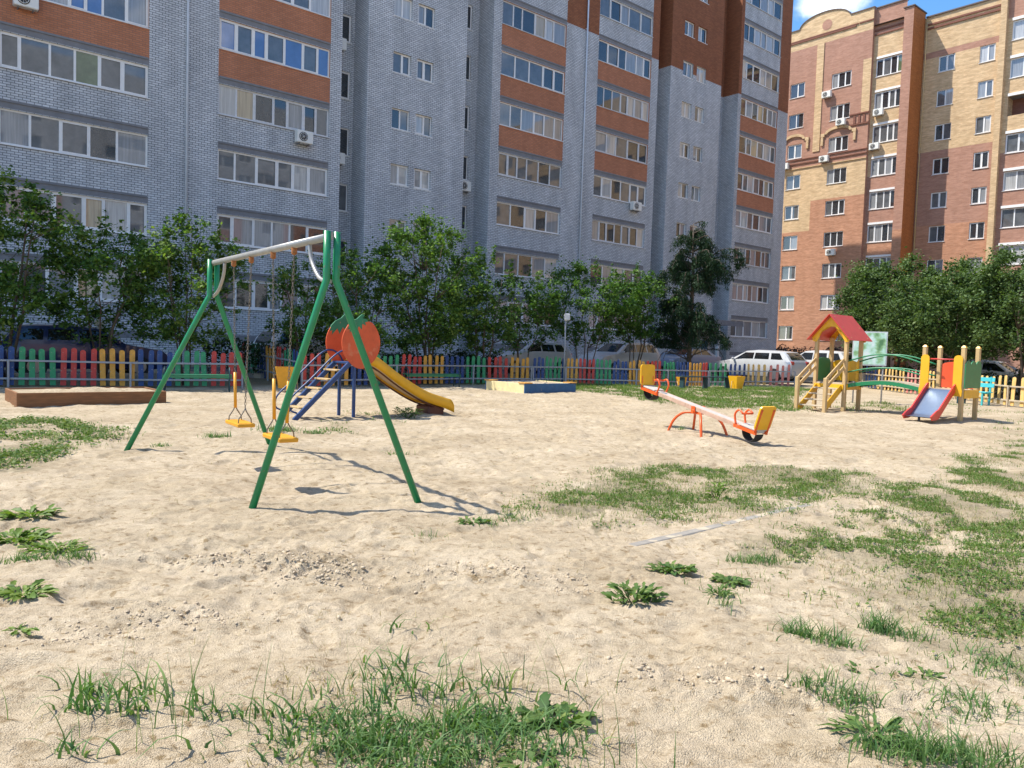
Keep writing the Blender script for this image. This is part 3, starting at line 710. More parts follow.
# recessed part
E2 = 2.3
def m_rec(s, z): return 'b_yellow' if (z > 31.5 or 28.95 < z <= 31.5 or 20.1 < z <= 28.4) else ('b_mauve' if z > 28 or z > 13.5 else 'b_red')
ops = [(-29.26, -27.9, 2.98 + 3 * k, 4.4 + 3 * k) for k in range(9)] + [(-25.95, -24.75, 2.98 + 3 * k, 4.4 + 3 * k) for k in range(9)]
W.grid(PB, -30.58, -23.9, 0, 32.1, ops, m_rec, e=E2, cuts=[31.5, 28.95, 28.4, 20.1, 13.5])
for o in ops: window('window', bB, orgB, PB, *o, E2, [.52], {'g_dark': 4, 'g_grey': 3, 'g_tulle': 2, 'g_curt': 1})
for z in (31.0, 31.35): W.box(PB, -30.4, -24.4, E2 - .1, E2 - .001, z, z + .16, 'b_dark')
W.box(PB, -30.5, -24.3, E2 - .12, E2 + .3, 32.11, 32.22, 'cap')
W.box(PB, -24.37, -23.9, E2 - .45, E2 - .002, 0, 33.4, 'b_yellow')
def m_rb(s, z): return 'b_mauve' if (z > 30.1 or z < 19.0) else 'b_yellow'
ops = [(-23.55, -18.6, 3.4 + 3.1 * k, 5.0 + 3.1 * k) for k in range(9)]
W.grid(PB, -23.9, -18.2, 0, 33.4, ops, m_rb, e=E2 - .05, cuts=[30.1, 19.0])
for i, o in enumerate(ops):
    if i == 6:
        W.front(PB, o[0], o[1], o[2], o[3], 'b_dark', E2 + 1.1); W.side(PB, o[0], E2, E2 + 1.1, o[2], o[3], 'b_yellow'); W.side(PB, o[1], E2, E2 + 1.1, o[2], o[3], 'b_yellow')
        W.flat(PB, o[0], o[1], E2, E2 + 1.1, o[2], 'lintel'); W.flat(PB, o[0], o[1], E2, E2 + 1.1, o[3], 'lintel')
    else:
        window('loggia_glazing', bB, orgB, PB, *o, E2 - .05, [.2, .38, .58, .78], {'g_curt': 4, 'g_grey': 2, 'g_dark': 1, 'g_tulle': 2}, fw=.08)
    W.box(PB, o[0], o[1], E2 - .15, E2 - .052, o[3] + .03, o[3] + .25, 'pvc')
# wing that runs on to the right (mirrored in the balcony glass of the grey block)
def m_w(s, z): return 'b_yellow' if z > 11 else 'b_mauve'
for q in range(5):
    a = -18.2 + q * 9
    ops = [(a + 1.2, a + 2.8, 2.98 + 3 * k, 4.4 + 3 * k) for k in range(9)] + [(a + 4.6, a + 8.0, 2.98 + 3 * k, 4.5 + 3 * k) for k in range(9)]
    W.grid(PB, a, a + 9, 0, 33.4, ops, m_w, e=E2, cuts=[11])
    for o in ops: W.front(PB, o[0], o[1], o[2], o[3], 'g_grey', E2 + .15)
def PW(e_, z, q=0): return uB * (27.0 + q) + nB * (dB + e_) + Vector((0, 0, z))
for q in range(7):
    a = -62 + q * 9.2
    ops = [(a + 1.0, a + 2.8, 2.98 + 3 * k, 4.4 + 3 * k) for k in range(9)] + [(a + 4.4, a + 8.2, 2.98 + 3 * k, 4.5 + 3 * k) for k in range(9)]
    W.grid(PW, a, a + 9.2, 0, 33.4, ops, (lambda qq: (lambda s, z: ('brick_grey' if z > 20 or qq % 2 == 1 else 'b_red')))(q), e=0, cuts=[20])
    for o in ops:
        W.front(PW, o[0], o[1], o[2], o[3], 'g_grey', .15)
        for m_ in (o[0], (o[0] + o[1]) / 2 - .06, o[1] - .12): W.front(PW, m_, m_ + .12, o[2], o[3], 'pvc', .10)
        W.front(PW, o[0], o[1], o[2], o[2] + .12, 'pvc', .09); W.front(PW, o[0], o[1], o[3] - .12, o[3], 'pvc', .09)
W.front(PW, -62, 2.3, 0, 33.4, 'b_red', 12); W.flat(PW, -62, 2.3, 0, 12, 33.3, 'roof'); W.side(PW, -62, 0, 12, 0, 33.4, 'b_red')
W.front(PB, -52, 27, 0, 32, 'b_red', 14); W.side(PB, -52, 0, 14, 0, 33.6, 'b_red'); W.side(PB, 27, E2, 14, 0, 33.4, 'b_red')
W.flat(PB, -52, 27, E2, 14, 31.9, 'roof'); W.flat(PB, -52, -30.6, .02, E2, 31.9, 'roof')
W.build('wall', bB, orgB)
bm = nb(); tube(bm, [PB(-30.4, 0.3, E2 - .1), PB(-30.4, 32, E2 - .1)], .06, 8); obj('drainpipe', bm, M['step_wood'], bB, origin=orgB)

# ------------------------------------------------------------------ air conditioners (each a thing)
def ac_unit(P, s, z, e, label, w_=.85, h_=.6, d_=.34):
    o = PA(0, 0) * 0 + P(s, z, e)
    T = thing('air_conditioner', label, 'air conditioner', o, 0, 'air conditioners on the facades')
    bm = nb(); pbox(bm, P, s - w_ / 2, s + w_ / 2, e - d_ - .08, e - .08, z, z + h_)
    bmesh.ops.bevel(bm, geom=bm.edges[:], offset=.025, segments=2, affect='EDGES'); obj('casing', bm, M['ac'], T, origin=o)
    bm = nb(); c = P(s - w_ * .12, z + h_ / 2, e - d_ - .085); uu = (P(1, 0) - P(0, 0)).normalized(); nn = (P(0, 0, 0) - P(0, 0, 1)).normalized()
    ring = [(h_ * .38 * math.cos(q), h_ * .38 * math.sin(q)) for q in np.linspace(0, 2 * PI, 21)[:-1]]
    prism(bm, ring, c, uu, (0, 0, 1), nn, .012)
    g = obj('fan_grille', bm, M['black'], T, origin=o)
    bm = nb(); tube(bm, [c + nn * .012 + (uu * math.cos(q) + Vector((0, 0, math.sin(q)))) * h_ * .30 for q in np.linspace(0, 2 * PI, 17)], .012, 5)
    for q in np.linspace(0, PI, 5)[:-1]:
        dv = (uu * math.cos(q) + Vector((0, 0, math.sin(q)))) * h_ * .37; tube(bm, [c + nn * .014 - dv, c + nn * .014 + dv], .007, 4)
    obj('fan_guard', bm, M['ac'], T, origin=o)
    bm = nb()
    for sg in (-.3, .3): pbox(bm, P, s + sg * w_ - .02, s + sg * w_ + .02, e - d_, e - .001, z - .06, z - .005)
    obj('bracket', bm, M['lintel'], T, origin=o)
ac_unit(PA, 17.05, 11.22, 0, 'white air conditioner under the third balcony glazing row left of the swing post, grey spandrel')
ac_unit(PA, 42.2, 11.35, 0, 'white air conditioner on the lowest orange balcony band of the grey block', .9)
ac_unit(PA, 19.55, 16.9, ER, 'white air conditioner under an upper narrow window in the recess of the grey block')
ac_unit(PA, 19.6, 10.9, ER, 'white air conditioner under a lower narrow window in the left recess of the grey block')
ac_unit(PA, 28.1, 10.75, ER, 'white air conditioner in the middle recess of the grey block, right of the paired windows')
ac_unit(PA, 9.1, 4.3, 0, 'white air conditioner half hidden behind leaves of the left trees')
ac_unit(PA, 5.2, 14.25, 0, 'white air conditioner on orange brick at the top left corner of the photo')
ac_unit(PB, -38.25, 26.2, 0, 'white air conditioner under the topmost three-part window of the brick block', .9)
ac_unit(PB, -36.7, 23.3, 0, 'white air conditioner beside the eighth-floor window, right over the arched brick hood', .9)
ac_unit(PB, -38.2, 20.1, 0, 'white air conditioner below the window with the larger arched brick hood', .9)
ac_unit(PB, -42.35, 20.0, 0, 'white air conditioner at the left edge of the brick block, below the smaller arched hood', .9)
ac_unit(PB, -37.05, 11.1, 0, 'white air conditioner low on the terracotta wall of the brick block', .9)
ac_unit(PB, -33.35, 23.6, EL_, 'white air conditioner on the upper straw coloured loggia band of the brick block', .9)
ac_unit(PB, -33.55, 20.55, EL_, 'white air conditioner on the lower straw coloured loggia band of the brick block', .9)

# ------------------------------------------------------------------ swing
FEET = [(-2.24, 6.63), (-.82, 7.15), (-4.90, 9.74), (-3.35, 10.73)]
TOPN = Vector((-1.64, 6.90, 2.42)); TOPF = Vector((-3.98, 10.20, 2.46))
o = Vector((-2.8, 8.5, 0)); sw = thing('swing_set', 'green A-frame swing set with two yellow chain seats and a galvanised crossbar', 'swing', o)
d = (TOPF - TOPN).normalized(); side = d.cross(Vector((0, 0, 1))).normalized()
for top, (f1, f2) in ((TOPN, (0, 1)), (TOPF, (2, 3))):
    sgn = {f1: 0, f2: 0}
    for f in (f1, f2):
        F = Vector((*FEET[f], gz(*FEET[f]) - .06)); lat = (F - top); lat.z = 0; lat.normalize()
        lat = side * (1 if lat.dot(side) > 0 else -1)
        p0 = top + lat * .046 + Vector((0, 0, .04)); p1 = top + lat * .046; p1.z = 2.03
        bend = (F - p1).normalized()
        bm = nb(); tube(bm, [p0, p1 + Vector((0, 0, .06))] + smoothpts([p1 + Vector((0, 0, .06)), p1, p1 + bend * .08], 3)[1:] + [F], .033, 12)
        obj('leg', bm, M['green_paint'], sw, origin=o)
bm = nb(); tube(bm, [TOPN, TOPF], .036, 12); obj('crossbar', bm, M['zinc'], sw, origin=o)
for a, sg in ((TOPN, 1), (TOPF, -1)):
    p = a + d * sg * .55 - Vector((0, 0, .03)); q = Vector((a.x, a.y, 2.02)) + d * sg * .02
    bm = nb(); tube(bm, smoothpts([p, p + d * sg * -.06 - Vector((0, 0, .16)), a + d * sg * .28 + Vector((0, 0, -.36)), q], 5), .02, 8)
    obj('brace', bm, M['zinc'], sw, origin=o)
def chain(bm, a, b, r=.011, wire=.0035, step=.034):
    a = Vector(a); b = Vector(b); n = int((b - a).length / step); dv = (b - a).normalized()
    x = dv.cross(Vector((0, 1, .1))).normalized(); y = dv.cross(x)
    for i in range(n):
        c = a + dv * (i + .5) * (b - a).length / n; lx = x if i % 2 else y
        tube(bm, [c + dv * (step * .66 * math.cos(q)) + lx * r * math.sin(q) for q in np.linspace(0, 2 * PI, 7)], wire, 4, cap=False)
for (ta, tb, sl_a, sl_b, zs) in ((.24, .40, True, True, .47), (.59, .765, False, True, .47)):
    st = None; oo = Vector((TOPN.lerp(TOPF, (ta + tb) / 2).x, TOPN.lerp(TOPF, (ta + tb) / 2).y, zs)); half = .27
    bm = nb(); rot = Matrix((d, side, Vector((0, 0, 1)))).transposed()
    dh = Vector((d.x, d.y, 0)).normalized(); rot = Matrix((dh, dh.cross(Vector((0, 0, 1))), Vector((0, 0, 1)))).transposed()
    bx(bm, (0, 0, 0), (half * 2, .20, .045), rot, .008); st = obj('seat', bm, M['yellow'], sw); st.location = oo - o
    for tt, sl in ((ta, sl_a), (tb, sl_b)):
        tp = TOPN.lerp(TOPF, tt) - Vector((0, 0, .10)); sg = -1 if tt == ta else 1
        low = oo + dh * sg * (half - .07) + Vector((0, 0, .20)); tpv = Vector(tp)
        bm = nb(); chain(bm, tpv, low); obj('chain', bm, M['chain'], st, origin=oo)
        sd = dh.cross(Vector((0, 0, 1)))
        bm = nb()
        tube(bm, [low, low - Vector((0, 0, .05)) + sd * .02, oo + dh * sg * (half - .07) + sd * .07 + Vector((0, 0, .07)), oo + dh * sg * (half - .07) + sd * .08 - Vector((0, 0, .02))], .007, 6)
        tube(bm, [low, low - Vector((0, 0, .05)) - sd * .02, oo + dh * sg * (half - .07) - sd * .07 + Vector((0, 0, .07)), oo + dh * sg * (half - .07) - sd * .08 - Vector((0, 0, .02))], .007, 6)
        obj('hanger_fork', bm, M['chain'], st, origin=oo)
        bm = nb(); bx(bm, tpv + Vector((0, 0, .05)), (.05, .05, .10), rot, .012); tube(bm, [tpv + Vector((0, 0, .03)) + dh * .035 * math.cos(q) + Vector((0, 0, .03 * math.sin(q))) for q in np.linspace(0, 2 * PI, 9)], .009, 5)
        obj('bearing', bm, M['rust'], st, origin=oo)
        if sl:
            bm = nb(); dv = (tpv - low).normalized(); tube(bm, [low - dv * .03, low + dv * .40], .019, 8); obj('chain_sleeve', bm, M['yellow'], st, origin=oo)

# ------------------------------------------------------------------ tomato slide   (local x = down the slide, y = away from camera side)
AU = math.atan2(uA.y, uA.x)
S0 = Vector((-4.17, 14.45, gz(-4.17, 14.45)))
ts = thing('slide', 'yellow playground slide with blue ladder and two painted tomato side panels', 'slide', S0, AU)
PH = 1.06; LX = 1.18; HW = .30
for sy in (-1, 1):
    y = sy * HW
    bm = nb(); beam(bm, (-.05, y, -.02), (LX - .1, y, PH), .06, .09, bev=.008); obj('stringer', bm, M['blue_paint'], ts)
    bm = nb(); tube(bm, smoothpts([(0.0, y * 1.05, .12), (-.14, y * 1.05, .20), (-.10, y * 1.05, .42), (.25, y * 1.05, .74), (.74, y * 1.05, 1.20), (.98, y * 1.05, 1.30), (1.18, y * 1.05, 1.20), (1.28, y * 1.05, 1.0)], 5), .017, 8); obj('handrail', bm, M['blue_paint'], ts)
    bm = nb(); beam(bm, (LX, y, -.05), (LX, y, PH), .055, .055, up=(1, 0, 0), bev=.006); obj('leg', bm, M['blue_paint'], ts)
for k in range(5):
    f = (k + 1) / 6.0; bm = nb(); bx(bm, (-.05 + (LX - .05) * f, 0, PH * f + .03), (.16, HW * 2 - .04, .03), bev=.005); obj('step', bm, M['step_wood'], ts)
bm = nb(); bx(bm, (LX + .02, 0, PH + .005), (.36, HW * 2 + .04, .04), bev=.006); obj('platform', bm, M['blue_paint'], ts)
CH = smoothpts([(LX + .10, 0, PH + .03), (LX + .45, 0, PH - .02), (LX + 1.05, 0, .66), (LX + 1.65, 0, .34), (LX + 2.12, 0, .19), (LX + 2.42, 0, .11)], 5)
bm = nb()
def strip(bm, fa, fb, mi=0):
    va = [bm.verts.new(p) for p in fa]; vb = [bm.verts.new(p) for p in fb]
    for i in range(len(va) - 1):
        f = bm.faces.new((va[i], va[i + 1], vb[i + 1], vb[i])); f.material_index = mi; f.smooth = True
def sheet(bm, pts, w_, th, mi=0):
    up_ = [p + Vector((0, 0, th / 2)) for p in pts]; dn = [p - Vector((0, 0, th / 2)) for p in pts]; Y = Vector((0, w_ / 2, 0))
    strip(bm, [p - Y for p in up_], [p + Y for p in up_], mi); strip(bm, [p + Y for p in dn], [p - Y for p in dn], mi)
    strip(bm, [p - Y for p in dn], [p - Y for p in up_], mi); strip(bm, [p + Y for p in up_], [p + Y for p in dn], mi)
sheet(bm, CH, HW * 2 - .06, .012); obj('chute', bm, M['slide_tan'], ts)
def flank(bm, y, hi, lo, th=.025):
    tops = []; bots = []
    for i, p in enumerate(CH):
        f = i / (len(CH) - 1); g = min(1, f * 6) if f < .5 else min(1, (1 - f) * 9 + .35)
        tops.append((p.x, p.z + hi * g)); bots.append((p.x, p.z - lo * (1 if f < .8 else 1 + (f - .8) * 4)))
    poly_ = tops + bots[::-1]
    va = [(x, y - th / 2, z) for x, z in tops], [(x, y - th / 2, z) for x, z in bots]
    vb = [(x, y + th / 2, z) for x, z in tops], [(x, y + th / 2, z) for x, z in bots]
    strip(bm, va[1], va[0]); strip(bm, vb[0], vb[1]); strip(bm, va[0], vb[0]); strip(bm, vb[1], va[1])
    for a_, b_, c_, d_ in ((va[0][0], va[1][0], vb[1][0], vb[0][0]), (va[0][-1], vb[0][-1], vb[1][-1], va[1][-1])):
        bm.faces.new([bm.verts.new(q) for q in (a_, b_, c_, d_)])
bm = nb(); flank(bm, -HW, .17, .05); bmesh.ops.remove_doubles(bm, verts=bm.verts, dist=.001); obj('side_rail', bm, M['slide_yellow'], ts)
bm = nb(); flank(bm, HW, .17, .05); bmesh.ops.remove_doubles(bm, verts=bm.verts, dist=.001); obj('side_rail', bm, M['slide_yellow'], ts)
for sy in (-1, 1):
    bm = nb(); tube(bm, [p + Vector((0, sy * HW * .82, -.075)) for p in CH[:-4]], .018, 7); obj('chute_frame', bm, M['slide_under'], ts)
bm = nb(); bx(bm, (LX + 2.0, 0, .06), (.40, HW * 1.7, .22), bev=.03); obj('end_shade', bm, M['slide_under'], ts)  # dark block added for the shade in the opening under the chute end
for sy in (-1, 1):
    cx = LX + .12; cz = 1.45; y = sy * (HW + .03)
    out = []
    for q in np.linspace(0, 2 * PI, 41)[:-1]:
        rx = .40 * (1 + .05 * math.cos(2 * q)); rz = .50
        zz = math.sin(q) * rz; xx = math.cos(q) * rx
        if zz > .3: zz -= .09 * max(0, 1 - (abs(xx) / .22)) 
        if zz < -.2: xx *= 1 + .25 * (zz + .2)
        out.append((xx, zz))
    bm = nb(); prism(bm, out, (cx, y, cz), (1, 0, 0), (0, 0, 1), (0, 1, 0), .022); p = obj('tomato_panel', bm, M['tomato'], ts)
    lf = [(-.35, .22), (-.31, .34), (-.22, .43), (-.10, .49), (-.04, .55), (.03, .60), (.09, .57), (.03, .50), (.13, .49), (.19, .43), (.10, .41), (.13, .33), (.03, .37), (.02, .23), (-.06, .31), (-.13, .17), (-.18, .28), (-.30, .15), (-.29, .24)]
    lf = [(-.09 + (a_ + .09) * .82, .42 + (b_ - .42) * .82) for a_, b_ in lf] if sy < 0 else lf
    bm = nb(); prism(bm, lf, (cx, y, cz), (1, 0, 0), (0, 0, 1), (0, 1, 0), .030); obj('tomato_leaf', bm, M['tomato_leaf'], ts)

# ------------------------------------------------------------------ seesaw
AS = math.atan2(-.9, .44)
o = Vector((3.43, 14.10, gz(3.43, 14.1)))
ss = thing('seesaw', 'orange framed seesaw with pale plank beam and yellow seat backs, right end down', 'seesaw', o, AS)
for sx in (-1, 1):
    for sy in (-1, 1):
        bm = nb(); tube(bm, smoothpts([(sx * .08, sy * .05, .37), (sx * .24, sy * .14, .35), (sx * .38, sy * .24, .21), (sx * .48, sy * .30, -.04)], 5), .024, 8); obj('leg', bm, M['seesaw_orange'], ss)
bm = nb(); tube(bm, [(0, -.14, .40), (0, .14, .40)], .035, 10); bx(bm, (0, 0, .37), (.26, .16, .05), bev=.008); bx(bm, (0, .115, .43), (.10, .012, .12)); bx(bm, (0, -.115, .43), (.10, .012, .12)); obj('pivot', bm, M['seesaw_orange'], ss)
TIL = math.atan2(.585 - .20, 1.5) ; TIL = R(9.6)
def sl_(x, y, z): # seesaw-beam coords (x along the beam towards the low end)
    return Vector((x * math.cos(TIL) + z * math.sin(TIL), y, .465 - x * math.sin(TIL) + z * math.cos(TIL)))
rotT = Matrix.Rotation(TIL, 3, 'Y')
bm = nb(); bx(bm, sl_(0, 0, 0), (3.25, .16, .04), rotT, .004); obj('beam_plank', bm, M['plank'], ss)
bm = nb(); bx(bm, sl_(0, -.085, -.015), (2.5, .03, .075), rotT, .004); bx(bm, sl_(0, .085, -.015), (2.5, .03, .075), rotT, .004); obj('beam_side', bm, M['plank_edge'], ss)
for sx in (-1, 1):
    bm = nb()
    for sy in (-1, 1):
        beam(bm, sl_(sx * 1.12, sy * .12, -.02), sl_(sx * 1.64, sy * .12, -.02), .035, .05, up=(0, 0, 1))
        tube(bm, smoothpts([sl_(sx * 1.62, sy * .13, 0), sl_(sx * 1.655, sy * .13, .20), sl_(sx * 1.70, sy * .13, .40)], 3), .022, 6)
    beam(bm, sl_(sx * 1.12, -.13, -.02), sl_(sx * 1.12, .13, -.02), .04, .06)
    obj('seat_frame', bm, M['seesaw_orange'], ss)
    bm = nb(); bx(bm, sl_(sx * 1.42, 0, .03), (.42, .24, .03), rotT, .006); obj('seat', bm, M['plank'], ss)
    bl = []
    for q, (cx, cz) in zip((0, 90, 180, 270), ((.12, .15), (-.12, .15), (-.12, -.15), (.12, -.15))):
        for k in range(4): a = R(q + k * 30); bl.append((cx + .05 * math.cos(a), cz + .06 * math.sin(a)))
    bm = nb(); base = sl_(sx * 1.66, 0, .25); ax = Vector((0, 1, 0)); ay = (sl_(sx * 1.70, 0, .40) - sl_(sx * 1.635, 0, .05)).normalized()
    prism(bm, bl, base, ax, ay, ax.cross(ay), .028); obj('backrest', bm, M['yellow_play'], ss)
    bm = nb(); tube(bm, smoothpts([sl_(sx * 1.14, -.11, .0), sl_(sx * 1.08, -.11, .16), sl_(sx * 1.16, -.11, .26), sl_(sx * 1.26, -.11, .22)], 4), .018, 7)
    tube(bm, smoothpts([sl_(sx * 1.14, .11, .0), sl_(sx * 1.08, .11, .16), sl_(sx * 1.16, .11, .26), sl_(sx * 1.26, .11, .22)], 4), .018, 7)
    tube(bm, [sl_(sx * 1.26, -.11, .22), sl_(sx * 1.26, .11, .22)], .018, 7); obj('handle', bm, M['seesaw_orange'], ss)
    bm = nb(); c = sl_(sx * 1.44, 0, -.045); prof = [(.165, -.085), (.178, -.05), (.18, 0), (.178, .05), (.165, .085), (.155, .085), (.168, .05), (.17, 0), (.168, -.05), (.155, -.085)]
    rings = []      # half a tyre bolted under the beam
    for k in range(19):
        a = PI + PI * k / 18; rings.append([bm.verts.new(c + rotT @ Vector((r_ * math.cos(a), yy, r_ * .95 * math.sin(a)))) for r_, yy in prof])
    for A_, B_ in zip(rings[:-1], rings[1:]):
        for j in range(len(prof)): bm.faces.new((A_[j], A_[(j + 1) % len(prof)], B_[(j + 1) % len(prof)], B_[j]))
    bm.faces.new(rings[0][::-1]); bm.faces.new(rings[-1])
    obj('tyre', bm, M['rubber'], ss, smooth=True)

# ------------------------------------------------------------------ play house with bridge and small slide (x = along bridge, y = away)
AB = math.atan2(uB.y, uB.x)
FR = Vector((9.13, 21.14, 0)); o = Vector((9.13, 21.14, gz(9.13, 21.14)))
ph = thing('play_structure', 'timber playhouse with red gable roof, arched green-railed bridge and small red-sided slide', 'playground set', o, AB)
T1 = (-.85, 0.0); W1 = .85; X2 = 2.05; W2 = .90; D2 = .95
def post(x, y, h, capd=False, t_=.10):
    bm = nb(); bx(bm, (x, y, h / 2 - .1), (t_, t_, h + .2), bev=.012); p = obj('post', bm, M['pine'], ph)
    if capd:
        bm = nb(); r_ = t_ * .56
        bmesh.ops.create_cone(bm, cap_ends=True, segments=4, radius1=r_ * 1.41, radius2=r_ * .5, depth=.05, matrix=Matrix.Translation((x, y, h + .026)) @ Matrix.Rotation(PI / 4, 4, 'Z'))
        obj('post_cap', bm, M['yellow_play'], p)
for x in (-W1, 0):
    for y in (0, W1): post(x, y, 2.02)
for x in (X2, X2 + W2):
    for y in (0, D2): post(x, y, 1.80, True)
PZ = .75
bm = nb(); bx(bm, (-W1 / 2, W1 / 2, PZ - .02), (W1 - .105, W1 + .08, .05), bev=.005); obj('platform', bm, M['pine_deck'], ph)
bm = nb(); bx(bm, (-W1 / 2, -.062, PZ - .1), (W1, .022, .14), bev=.004); bx(bm, (.062, W1 / 2, PZ - .1), (.022, W1, .16), bev=.004); obj('platform_skirt', bm, M['yellow_play'], ph)
bm = nb(); bx(bm, (X2 + W2 / 2, D2 / 2, PZ - .02), (W2 - .105, D2 + .08, .05), bev=.005); obj('platform', bm, M['pine_deck'], ph)
bm = nb(); bx(bm, (X2 + W2 + .062, D2 / 2, PZ - .1), (.022, D2, .20), bev=.004); obj('platform_skirt', bm, M['yellow_play'], ph)
# gables with arch, roof sheets
for y in (-.065, W1 + .065):
    cx = -W1 / 2; hw = W1 / 2 + .09
    outl = [(-hw, 1.90), (-hw - .03, 2.0), (0, 2.60), (hw + .03, 2.0), (hw, 1.90), (hw - .09, 1.88), (hw - .14, 1.95)] + [((hw - .17) * math.cos(q), 1.97 + .34 * math.sin(q)) for q in np.linspace(.1, PI - .1, 13)] + [(-hw + .14, 1.95), (-hw + .09, 1.88)]
    bm = nb(); va = [bm.verts.new((cx + x, y - .011, z)) for x, z in outl]; vb = [bm.verts.new((cx + x, y + .011, z)) for x, z in outl]
    bm.faces.new(va); bm.faces.new(vb[::-1])
    for i in range(len(va)): bm.faces.new((va[i], vb[i], vb[(i + 1) % len(va)], va[(i + 1) % len(va)]))
    bmesh.ops.triangulate(bm, faces=[f for f in bm.faces if len(f.verts) > 4]); bmesh.ops.recalc_face_normals(bm, faces=bm.faces)
    g = obj('gable_panel', bm, M['yellow_play'], ph)
    bm = nb()
    for sx in (-1, 1): bmesh.ops.create_cone(bm, cap_ends=True, segments=10, radius1=.022, radius2=.015, depth=.02, matrix=Matrix.Translation((cx + sx * (hw - .05), y + (-.02 if y < 0 else .02), 1.96)) @ Matrix.Rotation(PI / 2, 4, 'X'))
    obj('bolt_cap', bm, M['ochre'], g)
for sx in (-1, 1):
    bm = nb(); cx = -W1 / 2; a = Vector((cx, W1 / 2, 2.645)); b_ = Vector((cx + sx * (W1 / 2 + .20), W1 / 2, 1.93))
    beam(bm, a, b_, W1 + .46, .022, bev=.004); rf = obj('roof', bm, M['red_play'], ph)
    bm = nb(); nrm = (b_ - a).normalized().cross(Vector((0, 1, 0))) * (sx)
    nrm = nrm if nrm.z > 0 else -nrm
    for f in (.1, .5, .9):
        for yy in (-.05, W1 + .05): bmesh.ops.create_icosphere(bm, subdivisions=1, radius=.014, matrix=Matrix.Translation(a.lerp(b_, f) + Vector((0, yy - W1 / 2, 0)) + nrm * .012))
    obj('roof_bolt', bm, M['pine'], rf)
# side panels of the house
def rpanel(name, m, a, b_, z0, z1, th=.02, scallop=False):
    a = Vector((*a, 0)); b_ = Vector((*b_, 0)); L_ = (b_ - a).length; ax = (b_ - a).normalized(); az = ax.cross(Vector((0, 0, 1)))
    if scallop: top = [(L_ * (1 - k / 18), z1 - .09 + .09 * abs(math.sin(PI * 3 * k / 18)) ** .6) for k in range(19)]
    else: top = [(L_, z1 - .10)] + [(L_ / 2 + L_ / 2 * math.cos(q), z1 - .10 + .10 * math.sin(q)) for q in np.linspace(.25, PI - .25, 9)] + [(0, z1 - .10)]
    bm = nb(); fs = prism(bm, [(0, z0), (L_, z0)] + top, a, ax, (0, 0, 1), az, th)
    bmesh.ops.triangulate(bm, faces=fs[:2]); return obj(name, bm, M[m], ph)
rpanel('side_panel', 'green_play', (-W1, .06), (-W1, W1 - .06), PZ + .05, 1.45)
rpanel('side_panel', 'yellow_play', (0 - .06, W1), (-W1 + .06, W1), PZ + .05, 1.40)
for sg in ((0, .07, .20), (0, W1 - .20, W1 - .07)):
    rpanel('side_panel', 'yellow_play', (sg[0], sg[1]), (sg[0], sg[2]), PZ + .02, 1.38)
# stairs down to the front (-y)
SD = 1.0
for sx in (-W1 + .02, -.02):
    bm = nb(); bx(bm, (sx, -SD, .40), (.10, .10, 1.0), bev=.012); obj('newel_post', bm, M['pine'], ph)
    bm = nb(); beam(bm, (sx + (.05 if sx < -.4 else -.05), -.04, PZ - .12), (sx + (.05 if sx < -.4 else -.05), -SD + .02, .02), .025, .20, bev=.006); obj('stair_stringer', bm, M['yellow_play'], ph)
    for dz in (.0, -.22):
        bm = nb(); beam(bm, (sx, -.06, 1.40 + dz), (sx, -SD - .02, .84 + dz), .035, .10, bev=.006); obj('stair_rail', bm, M['pine'], ph)
    bm = nb(); beam(bm, (sx, -.35, .95), (sx, -.35, 1.24), .03, .08, up=(0, 1, 0)); obj('stair_baluster', bm, M['pine'], ph)
for k in range(4):
    f = (k + .6) / 4.2; bm = nb(); bx(bm, (-W1 / 2, -SD + .02 + (SD - .06) * f, .04 + (PZ - .1) * f), (W1 - .12, .20, .035), bev=.006); obj('step', bm, M['pine_deck'], ph)
# arched bridge
BX0, BX1 = .05, X2 - .05
def arc_pts(z0, rise, y, n=14, x0=BX0, x1=BX1): return [Vector((x0 + (x1 - x0) * k / n, y, z0 + rise * math.sin(PI * k / n))) for k in range(n + 1)]
dk = arc_pts(PZ - .01, .13, W1 / 2, 16)
bm = nb()
for a, b_ in zip(dk[:-1], dk[1:]): beam(bm, a.lerp(b_, .04), a.lerp(b_, .96), W1 - .20, .03)
obj('bridge_deck', bm, M['pine_deck'], ph)
for y in (.07, W1 - .07):
    pts = arc_pts(PZ - .06, .13, y, 16); bm = nb()
    va = [[bm.verts.new(p + Vector((0, oy, oz))) for p in pts] for oy, oz in ((-.02, -.05), (.02, -.05), (.02, .05), (-.02, .05))]
    for i in range(16):
        for j in range(4): bm.faces.new((va[j][i], va[(j + 1) % 4][i], va[(j + 1) % 4][i + 1], va[j][i + 1]))
    bm.faces.new([va[j][0] for j in range(4)]); bm.faces.new([va[j][-1] for j in range(4)]); obj('bridge_beam', bm, M['green_play'], ph)
    for z0, rs in ((1.06, .16), (1.36, .22)):
        bm = nb(); tube(bm, arc_pts(z0, rs, y, 16, .02, X2 - .02), .019, 8); obj('bridge_rail', bm, M['green_play'], ph)
